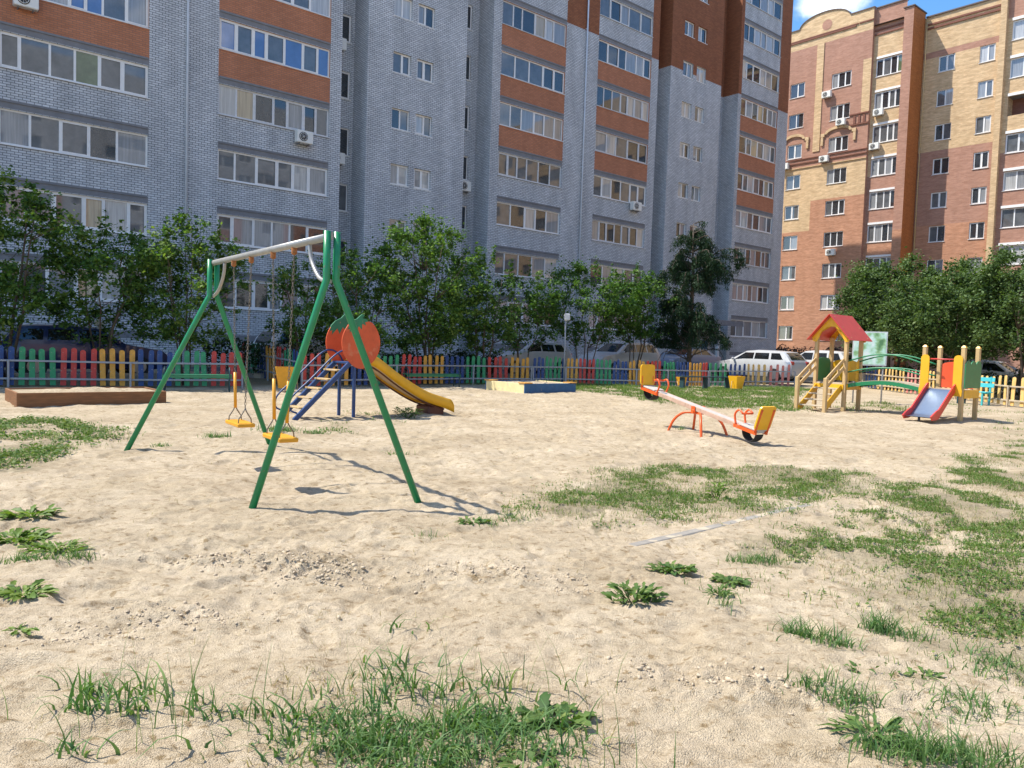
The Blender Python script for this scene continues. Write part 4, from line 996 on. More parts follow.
# slide tower
rpanel('side_panel', 'green_play', (X2 + W2 + .063, -.04), (X2 + W2 + .063, D2 + .06), PZ + .05, 1.48, scallop=True)
p = rpanel('back_panel', 'orange_play', (X2 + W2 - .06, D2), (X2 + .06, D2), PZ + .02, 1.45)
bm = nb(); tube(bm, [(X2, -.02, 1.50), (X2 + W2, -.02, 1.50)], .018, 8); obj('crossbar', bm, M['red_play'], ph)
for sx in (X2 + .04, X2 + W2 - .09):
    ol = [(-.11, .60), (.11, .60), (.12, .72), (.10, .84), (.10, 1.50)] + [(.10 * math.cos(q), 1.52 + .09 * math.sin(q)) for q in np.linspace(.3, PI - .3, 7)] + [(-.10, 1.50), (-.10, .84), (-.12, .72)]
    bm = nb(); fs = prism(bm, ol, (sx, -.066, 0), (1, 0, 0), (0, 0, 1), (0, 1, 0), .028); bmesh.ops.triangulate(bm, faces=fs[:2]); obj('entry_panel', bm, M['yellow_play'], ph)
SP = smoothpts([(0, -.02, PZ), (0, -.18, PZ - .05), (0, -.85, .24), (0, -1.05, .13), (0, -1.35, .11)], 5)
bm = nb(); cx = X2 + W2 / 2; hw = .30
L1 = [Vector((cx - hw, p_.y, p_.z)) for p_ in SP]; L2 = [Vector((cx + hw, p_.y, p_.z)) for p_ in SP]
strip(bm, L2, L1); strip(bm, [p_ - Vector((0, 0, .012)) for p_ in L1], [p_ - Vector((0, 0, .012)) for p_ in L2]); obj('slide_bed', bm, M['slide_metal'], ph)
for sx in (cx - hw - .02, cx + hw + .02):
    tp = []; bt = []
    for i, p_ in enumerate(SP):
        f = i / (len(SP) - 1); tp.append((p_.y, p_.z + .15 * (1 if f < .8 else (1 - f) * 3 + .4))); bt.append((p_.y, p_.z - .07))
    bm = nb(); fs = prism(bm, tp + [(SP[-1].y - .10, SP[-1].z + .02)] + bt[::-1], (sx, 0, 0), (0, 1, 0), (0, 0, 1), (1, 0, 0), .03)
    bmesh.ops.triangulate(bm, faces=fs[:2]); obj('slide_side', bm, M['red_slide'], ph)
bm = nb(); tube(bm, [(cx, -1.28, -.1), (cx, -1.28, .1)], .03, 8); obj('slide_foot', bm, M['black'], ph)

# ------------------------------------------------------------------ sandboxes
def sandbox(o, ang, lx, ly, h, mats_, label, name='sandbox', seats=()):
    T = thing(name, label, 'sandbox', o, ang)
    for (a, b_, k) in (((0, 0), (lx, 0), 0), ((lx, 0), (lx, ly), 1), ((lx, ly), (0, ly), 2), ((0, ly), (0, 0), 3)):
        bm = nb(); A_ = Vector((*a, h / 2 - .05)); B_ = Vector((*b_, h / 2 - .05)); dd = (B_ - A_).normalized() * .022
        beam(bm, A_ - dd * (1 if k % 2 == 0 else -1), B_ + dd * (1 if k % 2 == 0 else -1), .045, h + .1, bev=.006); obj('side_board', bm, M[mats_[k]], T)
    n = 24; V = []; F = []
    for j in range(n + 1):
        for i in range(n + 1):
            x = .03 + (lx - .06) * i / n; y = .03 + (ly - .06) * j / n
            z = h - .03 + .07 * math.sin(PI * i / n) * math.sin(PI * j / n) * (.4 + float(fbm(np.array([x * 2 + o[0]]), np.array([y * 2]), 3)[0]) * 2)
            V.append((x, y, z))
    ii = np.arange((n + 1) ** 2).reshape(n + 1, n + 1)
    F = np.stack([ii[:-1, :-1].ravel(), ii[:-1, 1:].ravel(), ii[1:, 1:].ravel(), ii[1:, :-1].ravel()], 1)
    sd_ = npmesh('sand_fill', V, [F], gm, T, tint=np.zeros(len(V)), smooth=True)
    for (x, y, sx, sy) in seats:
        bm = nb(); bx(bm, (x, y, h + .02), (sx, sy, .03), bev=.005); obj('corner_seat', bm, M['ochre'], T)
    return T
sandbox(Vector((-9.72, 15.12, gz(-9.72, 15.12))), AU, 2.75, 1.55, .27, ['sandbox_wood'] * 4, 'low brown plank sandbox full of sand, in front of the left fence')
sandbox(Vector((.42, 24.6, gz(.42, 24.6))), AU, 2.25, 2.0, .30, ['blue_box', 'cream', 'blue_box', 'cream'], 'sandbox with blue front board and faded yellow side in front of the middle fence', seats=((.12, .12, .34, .34), (.12, 1.88, .34, .34), (2.13, .12, .34, .34)))

# ------------------------------------------------------------------ picket fences
PCOL = ['fence_blue', 'fence_green', 'fence_red', 'fence_yellow']
PMESH = {}
def picket_mesh(k, hgt, wd=.068):
    key = (k, round(hgt, 2), wd)
    if key in PMESH: return PMESH[key]
    pts = [(-wd, .05), (wd, .05), (wd, hgt - .06)] + [(wd * math.cos(q), hgt - .06 + .06 * math.sin(q)) for q in np.linspace(.2, PI - .2, 7)] + [(-wd, hgt - .06)]
    bm = nb(); prism(bm, pts, (0, 0, 0), (1, 0, 0), (0, 0, 1), (0, 1, 0), .022)
    me = bpy.data.meshes.new('picket'); bm.to_mesh(me); bm.free(); me.materials.append(M[k]); PMESH[key] = me
    return me
fr_ = random.Random(3)
def fence(pts, label, start, pitch=.285, colors=PCOL, h=1.06, posts=None, rails=(.69, .22), flip=1, rail='rail_grey', each=4):
    P_ = [Vector((x, y, gz(x, y))) for x, y in pts]; o = P_[0].copy()
    T = thing('picket_fence', label, 'fence', o, 0, 'coloured picket fences round the playground')
    idx = start; carry = 0
    for a, b_ in zip(P_[:-1], P_[1:]):
        dv = b_ - a; L_ = dv.length; ang = math.atan2(dv.y, dv.x); nrm = Vector((math.sin(ang), -math.cos(ang), 0)) * flip
        for rz in rails:
            bm = nb(); beam(bm, a + Vector((0, 0, rz)) + nrm * .035, b_ + Vector((0, 0, rz)) + nrm * .035, .04, .05, bev=.004); obj('rail', bm, M[rail], T, origin=o)
        s = carry + pitch * .5
        while s < L_:
            p = a.lerp(b_, s / L_); k = colors[(idx // each) % len(colors)]
            q = link('picket', picket_mesh(k, h + fr_.choice((-.05, -.02, 0, 0, .02)), .068 if pitch > .22 else round(pitch * .29, 3)), T); q.location = p - o; q.rotation_euler = (fr_.uniform(-.03, .03), fr_.gauss(0, .022), ang + fr_.uniform(-.03, .03))
            idx += 1; s += pitch
        carry = s - L_ - pitch * .5
    for i, a in enumerate(P_):
        nx_ = P_[min(i + 1, len(P_) - 1)] - P_[max(i - 1, 0)]; ang = math.atan2(nx_.y, nx_.x); nrm = Vector((math.sin(ang), -math.cos(ang), 0)) * flip
        bm = nb(); bx(bm, a + nrm * .075 + Vector((0, 0, .30)), (.05, .05, .82), ang, .004); obj('post', bm, M[rail], T, origin=o)
    return T, idx
F1 = [(-16.6, 17.9), (-13.07, 19.95), (-10.62, 21.40), (-7.92, 22.56)]
_, i1 = fence(F1, 'picket fence behind the brown sandbox, from the left edge to the swing, with grey rails', 2, pitch=.236)
fence([(-6.52, 23.4), (-8.0, 25.4), (-9.6, 27.3)], 'dark picket fence wing set at an angle in the gap behind the green bench', 2, pitch=.2, h=1.15, rails=(.8, .3), flip=-1)
_, i3 = fence([(-6.45, 23.45), (-3.97, 26.13), (-1.5, 28.75), (.71, 30.3)], 'long picket fence section behind the tomato slide with grey rails', 9, pitch=.255)
fence([(.78, 30.36), (2.10, 31.2)], 'short green and blue gate panel of the fence beside the thin lamp post', 5, pitch=.2, colors=['fence_green', 'fence_blue'], h=1.1)
_, i5 = fence([(2.16, 31.25), (5.12, 31.9), (6.45, 32.1), (8.40, 33.2)], 'picket fence section behind the seesaw, in the shade below the dark larch', 1, pitch=.18, colors=['fence_yellow', 'fence_red', 'fence_green', 'fence_blue'])
fence([(8.46, 33.25), (11.11, 35.3), (13.2, 36.1)], 'sunlit picket fence section in front of the white estate car, blue to pink', 0, pitch=.34, colors=['fence_green', 'fence_blue', 'fence_yellow_lit', 'fence_red_lit'], h=1.03, each=4)
fence([(17.1, 37.4), (16.9, 33.0), (16.8, 29.0), (16.7, 25.8), (17.6, 22.8), (18.6, 20)], 'pale yellow picket fence behind the playhouse bridge and turquoise bench', 0, pitch=.36, colors=['fence_blue', 'fence_yellow_lit', 'fence_yellow_lit', 'fence_red_lit', 'fence_yellow_lit', 'fence_yellow_lit', 'fence_yellow_lit', 'fence_yellow_lit', 'fence_yellow_lit'], h=1.03, flip=1, rail='pine_deck')

# ------------------------------------------------------------------ benches, bins, board, poles
def arch_bench(x, y, ang, ln, label):
    o = Vector((x, y, gz(x, y))); T = thing('bench', label, 'bench', o, ang, 'green benches along the fence')
    for k in range(3):
        bm = nb(); bx(bm, (0, -.13 + .13 * k, .42), (ln, .11, .035), bev=.006); obj('seat_slat', bm, M['bench_green'], T)
    bm = nb(); bx(bm, (0, -.2, .37), (ln, .03, .06), bev=.004); obj('apron', bm, M['bench_green'], T)
    for sx in (-1, 1):
        bm = nb(); tube(bm, smoothpts([(sx * (ln / 2 - .06), -.2, -.03), (sx * (ln / 2 - .06), -.2, .46), (sx * (ln / 2 - .06), -.12, .60), (sx * (ln / 2 - .06), .04, .62), (sx * (ln / 2 - .06), .17, .5), (sx * (ln / 2 - .06), .19, -.03)], 4), .02, 7); obj('leg', bm, M['bench_dark'], T)
arch_bench(-8.55, 20.9, R(22), 1.75, 'green bench with arched metal ends by the fence gap, behind the swing')
arch_bench(-2.75, 26.3, R(33), 2.05, 'green bench with arched metal end beside the foot of the yellow slide')
def plain_bench(x, y, ang, ln, label, h=.44):
    o = Vector((x, y, gz(x, y))); T = thing('bench', label, 'bench', o, ang)
    bm = nb(); bx(bm, (0, 0, h), (ln, .30, .04), bev=.005); obj('seat', bm, M['bench_dark'], T)
    for sx in (-1, 0, 1):
        bm = nb(); bx(bm, (sx * (ln / 2 - .12), 0, h / 2 - .03), (.08, .26, h), bev=.005); obj('leg', bm, M['bench_dark'], T)
plain_bench(7.75, 30.9, R(25), 2.5, 'dark backless bench in front of the shaded fence behind the seesaw', .5)
o = Vector((15.95, 26.6, gz(15.95, 26.6))); T = thing('bench', 'turquoise slatted bench with backrest behind the slide tower', 'bench', o, R(-62))
for k in range(3): bm = nb(); bx(bm, (0, -.16 + .15 * k, .45), (1.1, .12, .035), bev=.005); obj('seat_slat', bm, M['turq'], T)
for k in range(2): bm = nb(); bx(bm, (0, .25 + .03 * k, .68 + .2 * k), (1.1, .03, .14), Matrix.Rotation(R(-10), 3, 'X'), .005); obj('back_slat', bm, M['turq'], T)
for sx in (-1, 1):
    bm = nb(); beam(bm, (sx * .42, .22, -.05), (sx * .42, .29, .98), .05, .05, up=(1, 0, 0)); beam(bm, (sx * .42, -.18, -.05), (sx * .42, -.18, .43), .05, .05, up=(1, 0, 0)); beam(bm, (sx * .42, -.2, .41), (sx * .42, .24, .41), .05, .05); obj('leg', bm, M['bench_dark' if sx < 0 else 'turq'], T)

def litter_bin(x, y, label, ang=0, sc=1.0, m='yellow'):
    o = Vector((x, y, gz(x, y))); T = thing('litter_bin', label, 'litter bin', o, ang, 'yellow litter bins')
    bm = nb(); b0, b1, h = .15 * sc, .22 * sc, .46 * sc
    lo = [(-b0, -b0, .10), (b0, -b0, .10), (b0, b0, .10), (-b0, b0, .10)]; hi = [(-b1, -b1, .1 + h), (b1, -b1, .1 + h), (b1, b1, .1 + h), (-b1, b1, .1 + h)]
    va = [bm.verts.new(p) for p in lo]; vb = [bm.verts.new(p) for p in hi]
    vi = [bm.verts.new((p[0] * .9, p[1] * .9, p[2])) for p in hi]; vf = [bm.verts.new((p[0] * .88, p[1] * .88, p[2] + .03)) for p in lo]
    bm.faces.new(va[::-1]); bm.faces.new(vf)
    for i in range(4):
        j = (i + 1) % 4; bm.faces.new((va[i], va[j], vb[j], vb[i])); bm.faces.new((vb[i], vb[j], vi[j], vi[i])); bm.faces.new((vi[i], vi[j], vf[j], vf[i]))
    obj('bucket', bm, M[m], T)
    for sx in (-1, 1):
        bm = nb(); tube(bm, [(sx * (b1 + .05), 0, -.05), (sx * (b1 + .03), 0, .36 * sc)], .014, 6); tube(bm, [(sx * (b1 + .03), 0, .36 * sc), (sx * (b1 - .03), 0, .36 * sc)], .012, 6); obj('leg', bm, M['step_wood'], T)
litter_bin(-6.45, 21.9, 'yellow litter bin in the fence gap behind the blue slide ladder', R(20), 1.3)
litter_bin(8.72, 29.9, 'sunlit yellow litter bin on the grass in front of the sunlit fence', R(30), 1.05, 'yellow_play')
litter_bin(6.95, 31.6, 'shaded yellow litter bin behind the dark bench', R(30), .75)

o = Vector((11.55, 25.0, gz(11.55, 25))); T = thing('notice_board', 'pale green and white information board on two posts behind the playhouse', 'notice board', o, R(-20))
bm = nb(); bx(bm, (0, 0, 1.78), (1.02, .03, 1.10), bev=.004); pn = obj('board_panel', bm, mat('board_back', (.62, .66, .66), .4, .05), T)
pm = bpy.data.materials.new('board_picture'); t, b, oo_ = nt(pm); N = t.nodes; L = t.links
tc = N.new('ShaderNodeTexCoord'); n1 = N.new('ShaderNodeTexNoise'); n1.inputs['Scale'].default_value = 2.3; n1.inputs['Detail'].default_value = 6; L.new(tc.outputs['Object'], n1.inputs['Vector'])
c1 = N.new('ShaderNodeValToRGB'); e = c1.color_ramp.elements; e[0].position = .36; e[0].color = (.10, .24, .10, 1); e[1].position = .50; e[1].color = (.50, .78, .62, 1); k_ = e.new(.44); k_.color = (.30, .52, .25, 1); k_ = e.new(.60); k_.color = (.80, .90, .88, 1)
L.new(n1.outputs['Fac'], c1.inputs['Fac']); L.new(c1.outputs[0], b.inputs['Base Color']); b.inputs['Roughness'].default_value = .3
bm = nb(); bx(bm, (0, -.018, 1.78), (.95, .004, 1.02)); obj('picture', bm, pm, pn)
for sx in (-1, 1): bm = nb(); tube(bm, [(sx * .42, .03, -.1), (sx * .42, .03, 2.3)], .025, 8); obj('post', bm, M['rail_grey'], T)

o = Vector((2.08, 31.1, gz(2.08, 31.1))); T = thing('lamp_post', 'thin grey post with a small box lamp at the fence gate', 'lamp post', o, R(10))
bm = nb(); tube(bm, [(0, 0, -.1), (0, 0, 2.62)], .03, 8); obj('pole', bm, M['rail_grey'], T)
bm = nb(); bx(bm, (.05, 0, 2.72), (.22, .16, .26), bev=.02); tube(bm, [(0, 0, 2.55), (0, 0, 2.65)], .05, 8); obj('lamp_housing', bm, M['pvc_old'], T)
for (px, yy, h, lb) in ((-12.6, 23.4, 2.6, 'thin white pole standing beside the dark blue car under the left trees'),):
    o = Vector((px, yy, gz(px, yy))); T = thing('sign_pole', lb, 'pole', o)
    bm = nb(); tube(bm, [(0, 0, -.1), (0, 0, h)], .035, 8); obj('pole', bm, M['pole_white'], T)
    bm = nb(); bx(bm, (.05, -.04, h * .62), (.30, .02, .14), Matrix.Rotation(R(20), 3, 'Y'), .004); obj('arrow_plate', bm, M['pole_white'], T)

# half-buried kerb strip in the sand
KP = [(.95, 5.85), (1.90, 6.70), (2.85, 7.55), (3.80, 8.40), (4.68, 9.27)]
o = Vector((KP[0][0], KP[0][1], 0)); T = thing('kerb_strip', 'grey concrete kerb half buried in the sand at the edge of the path', 'kerb', o)
for (a, b_) in zip(KP[:3][:-1], KP[:3][1:]):
    A_ = Vector((*a, gz(*a) - .0565)); B_ = Vector((*b_, gz(*b_) - .0565)); bm = nb(); beam(bm, A_.lerp(B_, .01), A_.lerp(B_, .99), .10, .12, bev=.012); obj('kerb_stone', bm, M['kerb'], T, origin=o)
A_ = Vector((*KP[2], gz(*KP[2]) - .0575)); B_ = Vector((*KP[3], gz(*KP[3]) - .066)); bm = nb(); beam(bm, A_.lerp(B_, .02), A_.lerp(B_, .99), .10, .12, bev=.012); obj('kerb_stone', bm, M['kerb'], T, origin=o)

# ------------------------------------------------------------------ cars
M['car_glass'] = mat('car_glass', (.012, .014, .016), .04, .2, 2, ior=1.9)
M['tail'] = mat('tail_light_red', (.35, .01, .01), .15, .1, 5, coat=.5)
M['headl'] = mat('headlight_glass', (.65, .68, .70), .1, .1, 5, coat=.5)
M['rim'] = mat('wheel_rim', (.45, .46, .47), .3, .1, 5, metal=.8)
def paint(n, c): return mat('car_paint_' + n, c, .28, .04, 3, coat=.8)
PROFILES = {   # x (from rear 0 to front 1) , top z ; belt line height; roof span
    'suv': dict(h=1.66, belt=1.02, prof=[(0, .62), (.008, .95), (.02, 1.05), (.05, 1.35), (.10, 1.58), (.20, 1.64), (.42, 1.66), (.56, 1.60), (.74, 1.08), (.80, 1.02), (.95, .90), (.985, .76), (1, .5)], roof=(.10, .58), ws=(.57, .74), rw=(.02, .10)),
    'sedan': dict(h=1.46, belt=.94, prof=[(0, .6), (.01, .90), (.03, .98), (.14, 1.00), (.27, 1.36), (.36, 1.45), (.50, 1.46), (.58, 1.40), (.74, .98), (.80, .93), (.95, .80), (.985, .68), (1, .48)], roof=(.28, .58), ws=(.58, .74), rw=(.14, .27)),
    'wagon': dict(h=1.52, belt=.96, prof=[(0, .60), (.008, .92), (.02, 1.0), (.07, 1.30), (.12, 1.46), (.22, 1.50), (.42, 1.52), (.55, 1.46), (.72, 1.0), (.78, .95), (.95, .82), (.985, .70), (1, .48)], roof=(.12, .56), ws=(.56, .72), rw=(.025, .11)),
}
def car(label, kind, col, x, y, ang, L_=4.4, Wd=1.78, name='parked_car', lift=0):
    pr = PROFILES[kind]; o = Vector((x, y, .166 + lift)); T = thing(name, label, 'car', o, ang, 'cars parked behind the fence')
    hw = Wd / 2; belt = pr['belt']; top_at = lambda u: float(np.interp(u, [p[0] for p in pr['prof']], [p[1] for p in pr['prof']]))
    us = sorted(set([p[0] for p in pr['prof']] + list(np.linspace(.03, .97, 30))))
    def wid(u): return hw * (1 - .10 * max(0, (.12 - u) / .12) ** 2 - .16 * max(0, (u - .86) / .14) ** 2)
    def ywall(u, z):
        w_ = wid(u)
        if z <= belt: return w_ * (1 - .03 * ((belt - z) / belt) ** 2)
        f = (z - belt) / (pr['h'] - belt); return w_ * (.985 - .23 * f)
    bm = nb(); rings = []
    for u in us:
        zt = top_at(u); zb = .24 + .12 * max(0, (u - .93) / .07) + .1 * max(0, (.05 - u) / .05); X = (u - .5) * L_
        zbelt = min(belt, zt - .02)
        zs = [zb, zb + (zbelt - zb) * .25, zb + (zbelt - zb) * .6, zbelt, zbelt + (zt - zbelt) * .5, zt - .06 * (zt - zbelt + .02) - .004]
        sec = [(ywall(u, z) * (.93 if i == 0 else 1), z) for i, z in enumerate(zs)]
        sec.append((sec[-1][0] * .86, zt)); sec.append((0, zt + .012))
        full = [(X, -y_, z) for y_, z in sec] + [(X, y_, z) for y_, z in sec[-2::-1]]
        rings.append([bm.verts.new(p) for p in full])
    for A_, B_ in zip(rings[:-1], rings[1:]):
        for j in range(len(A_) - 1): bm.faces.new((A_[j], A_[j + 1], B_[j + 1], B_[j]))
        bm.faces.new((A_[-1], A_[0], B_[0], B_[-1]))
    bm.faces.new(rings[0]); bm.faces.new(rings[-1][::-1]); bmesh.ops.recalc_face_normals(bm, faces=bm.faces)
    body = obj('body', bm, col, T, smooth=True)
    def sidewin(u0b, u0t, u1b, u1t, sg):
        bm = nb(); z0 = belt + .05; z1 = pr['h'] - .14; n = 6; rows = []
        for j in range(4):
            f = j / 3; z = z0 + (z1 - z0) * f; a = u0b + (u0t - u0b) * f; b_ = u1b + (u1t - u1b) * f
            rows.append([bm.verts.new(((a + (b_ - a) * i / n - .5) * L_, sg * (ywall(a + (b_ - a) * i / n, z) + .008), min(z, top_at(a + (b_ - a) * i / n) - .05))) for i in range(n + 1)])
        for r0, r1 in zip(rows[:-1], rows[1:]):
            for i in range(n): bm.faces.new((r0[i], r0[i + 1], r1[i + 1], r1[i]))
        obj('side_window', bm, M['car_glass'], T, smooth=True)
    r0, r1 = pr['roof']; w1 = pr['ws'][1]
    for sg in (-1, 1):
        sidewin(r0 - .03 if kind != 'sedan' else r0 - .08, r0 + .03, .235 if kind != 'sedan' else .36, .245 if kind != 'sedan' else .36, sg) if kind != 'sedan' else None
        sidewin(.26 if kind != 'sedan' else r0 - .06, .27 if kind != 'sedan' else r0 + .04, .43, .43, sg)
        sidewin(.445, .445, w1 - .05, pr['ws'][0] - .01, sg)
    def endwin(u0, u1, nm, m0=.80, m1=.72):
        bm = nb(); rows = []
        for j in range(5):
            u = u0 + (u1 - u0) * j / 4; z = top_at(u); wv = ywall(u, z) * (m0 if j < 3 else m0)
            nx_ = (top_at(u + .004) - top_at(u - .004)) / (.008 * L_); nv = Vector((-nx_, 0, 1)).normalized() * .014
            rows.append([bm.verts.new(Vector(((u - .5) * L_, wv * q, z + .012 * (1 - abs(q)))) + nv) for q in (-1, -.5, 0, .5, 1)])
        for r_0, r_1 in zip(rows[:-1], rows[1:]):
            for i in range(4): bm.faces.new((r_0[i], r_0[i + 1], r_1[i + 1], r_1[i]))
        obj(nm, bm, M['car_glass'], T, smooth=True)
    endwin(pr['ws'][0] + .012, pr['ws'][1] - .012, 'windscreen'); endwin(pr['rw'][0] + .008, pr['rw'][1] - .008, 'rear_window')
    for u in (.19, .80):
        for sg in (-1, 1):
            cx = (u - .5) * L_; bm = nb(); mtx = Matrix.Translation((cx, sg * (hw - .085), .32)) @ Matrix.Rotation(PI / 2, 4, 'X')
            bmesh.ops.create_cone(bm, cap_ends=True, segments=24, radius1=.32, radius2=.32, depth=.21, matrix=mtx)
            wh = obj('wheel', bm, M['rubber'], T)
            bm = nb(); bmesh.ops.create_cone(bm, cap_ends=True, segments=18, radius1=.20, radius2=.20, depth=.22, matrix=mtx); obj('rim', bm, M['rim'], wh)
    for sg in (-1, 1):
        zt_ = belt - (.02 if kind == 'sedan' else -.02)
        bm = nb(); bx(bm, ((.012 - .5) * L_, sg * (wid(.02) - .14), zt_ - .06), (.12, .24, .17), bev=.03); obj('tail_light', bm, M['tail'], T)
        bm = nb(); bx(bm, ((.972 - .5) * L_, sg * (wid(.95) - .20), .68), (.12, .28, .13), bev=.03); obj('headlight', bm, M['headl'], T)
        bm = nb(); bx(bm, ((w1 - .05 - .5) * L_, sg * (hw + .07), belt + .10), (.10, .17, .12), bev=.03); obj('wing_mirror', bm, col, T)
    return T
AUd = AU
car('dark blue car parked under the left trees behind the fence', 'wagon', paint('dark_blue', (.012, .025, .10)), -13.0, 23.3, AUd, 4.5, lift=.0)
car('white car with red tail light behind the swing chains', 'suv', paint('white', (.62, .65, .70)), -7.2, 28.0, AUd, 4.2)
car('pale grey car with dark windscreen behind the middle fence, left of the lamp post', 'wagon', paint('silver', (.48, .52, .56)), .55, 35.2, AUd + PI, 4.5, lift=.05)
car('white off-road car behind the shaded fence, right of the lamp post', 'suv', paint('pearl', (.50, .51, .52)), 5.45, 39.3, AUd + PI, 4.5, 1.84, lift=.06)
car('blue grey saloon car next to the entrance porch', 'sedan', paint('blue_grey', (.17, .23, .32)), 9.7, 43.2, AUd + PI, 4.45, lift=.12)
car('white estate car behind the sunlit part of the fence', 'wagon', paint('pure_white', (.52, .53, .54)), 12.35, 38.9, math.atan2(.7614, -.6483), 4.7)
car('white car partly hidden behind the estate car, beside the playhouse roof post', 'suv', paint('cold_white', (.55, .56, .57)), 16.1, 41.0, math.atan2(.7614, -.6483), 4.3, lift=-.05)
car('white car glimpsed through the trees behind the turquoise bench', 'wagon', paint('cream_white', (.66, .66, .64)), 22.2, 35.5, AB, 4.4, lift=-.14)

# ------------------------------------------------------------------ vegetation
def leaves(C, size, up=.35, aspect=.62, fold=.25, rng=RNG, droop=None):
    """one folded 4-vertex leaf per centre; returns V (4n,3), F (n,4)"""
    n = len(C); nrm = rng.normal(size=(n, 3)); nrm[:, 2] = np.abs(nrm[:, 2]) * (1 + up) + up
    nrm /= np.linalg.norm(nrm, axis=1, keepdims=True)
    a = rng.normal(size=(n, 3))
    if droop is not None: a = a * .45 + np.array([0, 0, -1.0]) * droop
    a -= (a * nrm).sum(1, keepdims=True) * nrm; a /= np.linalg.norm(a, axis=1, keepdims=True) + 1e-9
    b_ = np.cross(nrm, a); s = (size * rng.uniform(.6, 1.25, n))[:, None]
    p0 = C - a * s * .5; p2 = C + a * s * .5; m = C + nrm * s * fold * .3
    p1 = m + b_ * s * aspect * .5; p3 = m - b_ * s * aspect * .5
    V = np.stack([p0, p1, p2, p3], 1).reshape(-1, 3); F = np.arange(4 * n).reshape(n, 4)
    return V, F

def stem_path(rng, base, top, wob, n=5):
    base = np.array(base); top = np.array(top); P = []
    for i in range(n + 1):
        f = i / n; p = base * (1 - f) + top * f; p = p + np.append(rng.normal(size=2) * wob * math.sin(PI * f), 0); p[2] += 0
        P.append(p)
    return P

def tree(label, x, y, H, rad, base, leaf, n_cl=60, per=90, size=.105, stems=5, name='tree', cat='tree', spikes=6, group='trees and tall shrubs behind the fence', seed=0, squash=.75, gapn=.0, thick=.045):
    rng = np.random.default_rng(100 + seed); o = Vector((x, y, gz(x, y))); T = thing(name, label, cat, o, 0, group)
    ends = []; bm = nb()
    for i in range(stems):
        a = 2 * PI * (i + rng.uniform(-.3, .3)) / stems; rr = rad * rng.uniform(.25, .75) if stems > 1 else .1
        top = (math.cos(a) * rr, math.sin(a) * rr, base + (H - base) * rng.uniform(.55, .9))
        P = stem_path(rng, (math.cos(a) * .05, math.sin(a) * .05, -.1), top, .10 * rad * .5)
        r0 = thick * rng.uniform(.7, 1.2)
        tube(bm, [Vector(p) for p in P], [r0 * (1 - .75 * k / (len(P) - 1)) for k in range(len(P))], 6)
        for j in range(4):
            k = rng.integers(2, len(P) - 1); s0_ = P[k]; aa = a + rng.uniform(-1.3, 1.3); ll = rad * rng.uniform(.35, .8)
            e_ = s0_ + np.array([math.cos(aa) * ll, math.sin(aa) * ll, ll * rng.uniform(.3, 1.0)])
            Q = stem_path(rng, s0_, e_, .05, 3); tube(bm, [Vector(p) for p in Q], [r0 * .42 * (1 - .7 * q / 3) for q in range(4)], 5)
            ends.append(e_)
    obj('trunk', bm, M['bark'], T)
    n_cl = int(n_cl * 1.35); size = size * 1.12; rad = rad * 1.08; spikes = int(spikes * 1.6)
    CL = []; zc_ = (base + H) / 2; hz_ = (H - base) / 2
    while len(CL) < n_cl:
        v = rng.normal(size=3); v /= np.linalg.norm(v); f = rng.uniform(.15, 1) ** .45
        p = np.array([v[0] * rad * f, v[1] * rad * f, zc_ + v[2] * hz_ * f])
        wob = fbm(np.array([p[0] * .8 + seed * 3.1]), np.array([p[1] * .8 + p[2] * .9]), 7 + seed, 2)[0]
        if wob < -.22 + gapn: continue
        p[:2] *= 1 + .25 * wob
        CL.append((p, rng.uniform(.24, .50) * (.55 + .45 * rad / 1.8)))
    CL += [(e_, .30) for e_ in ends if e_[2] > base * .9]
    for i in range(spikes):
        a = rng.uniform(0, 2 * PI); rr = rad * rng.uniform(.1, .85); zb = base + (H - base) * (1 - .45 * (rr / rad) ** 2) * rng.uniform(.80, .95)
        for k in range(4): CL.append((np.array([math.cos(a) * rr, math.sin(a) * rr, zb + k * .20]), .20 - .03 * k))
    Cs = []; Ti = []
    for p, r_ in CL:
        n = int(per * (r_ / .36) ** 2 * rng.uniform(.7, 1.2)); q = rng.normal(size=(n, 3)); q /= np.linalg.norm(q, axis=1, keepdims=True)
        q *= np.abs(rng.normal(0, .62, n))[:, None] * r_ * 1.15; q = q * rng.uniform(.6, 1.35, 3)[None, :]; q[:, 2] *= squash
        Cs.append(p + q); Ti.append(np.clip(rng.normal(.42, .22, n) + rng.normal(0, .16), 0, 1))
    C = np.concatenate(Cs); tin = np.concatenate(Ti); C[:, 2] = np.maximum(C[:, 2], .15)
    V, F = leaves(C, size, rng=rng)
    npmesh('crown', V, [F], M[leaf], T, tint=np.repeat(tin, 4))
    return T

tree('tall bushy tree at the left edge with sunlit top shoots', -13.8, 20.9, 5.6, 1.75, .8, 'leaf_b', 75, 100, .11, 5, seed=1, spikes=9)
tree('lower leafy tree over the dark blue car, second from the left edge', -12.0, 22.5, 4.5, 1.55, .9, 'leaf_a', 55, 100, .10, 4, seed=2, spikes=9)
tree('many-stemmed tree left of the swing, its bare stems fanning out above the fence', -9.9, 23.3, 5.1, 1.75, 1.1, 'leaf_b', 75, 105, .105, 7, seed=3, spikes=11, thick=.035)
tree('loose dark shrub seen between the swing chains', -7.2, 25.8, 4.1, 1.2, .9, 'leaf_a', 38, 85, .10, 4, seed=4, spikes=5)
tree('dense shrub-like tree behind the tomato panels', -5.5, 26.5, 4.6, 1.45, .8, 'leaf_a', 70, 105, .10, 5, seed=5, spikes=6)
tree('tallest leafy tree behind the yellow slide with pale sunlit top', -3.2, 28.5, 6.1, 2.1, 1.1, 'leaf_b', 105, 110, .11, 7, seed=6, spikes=12)
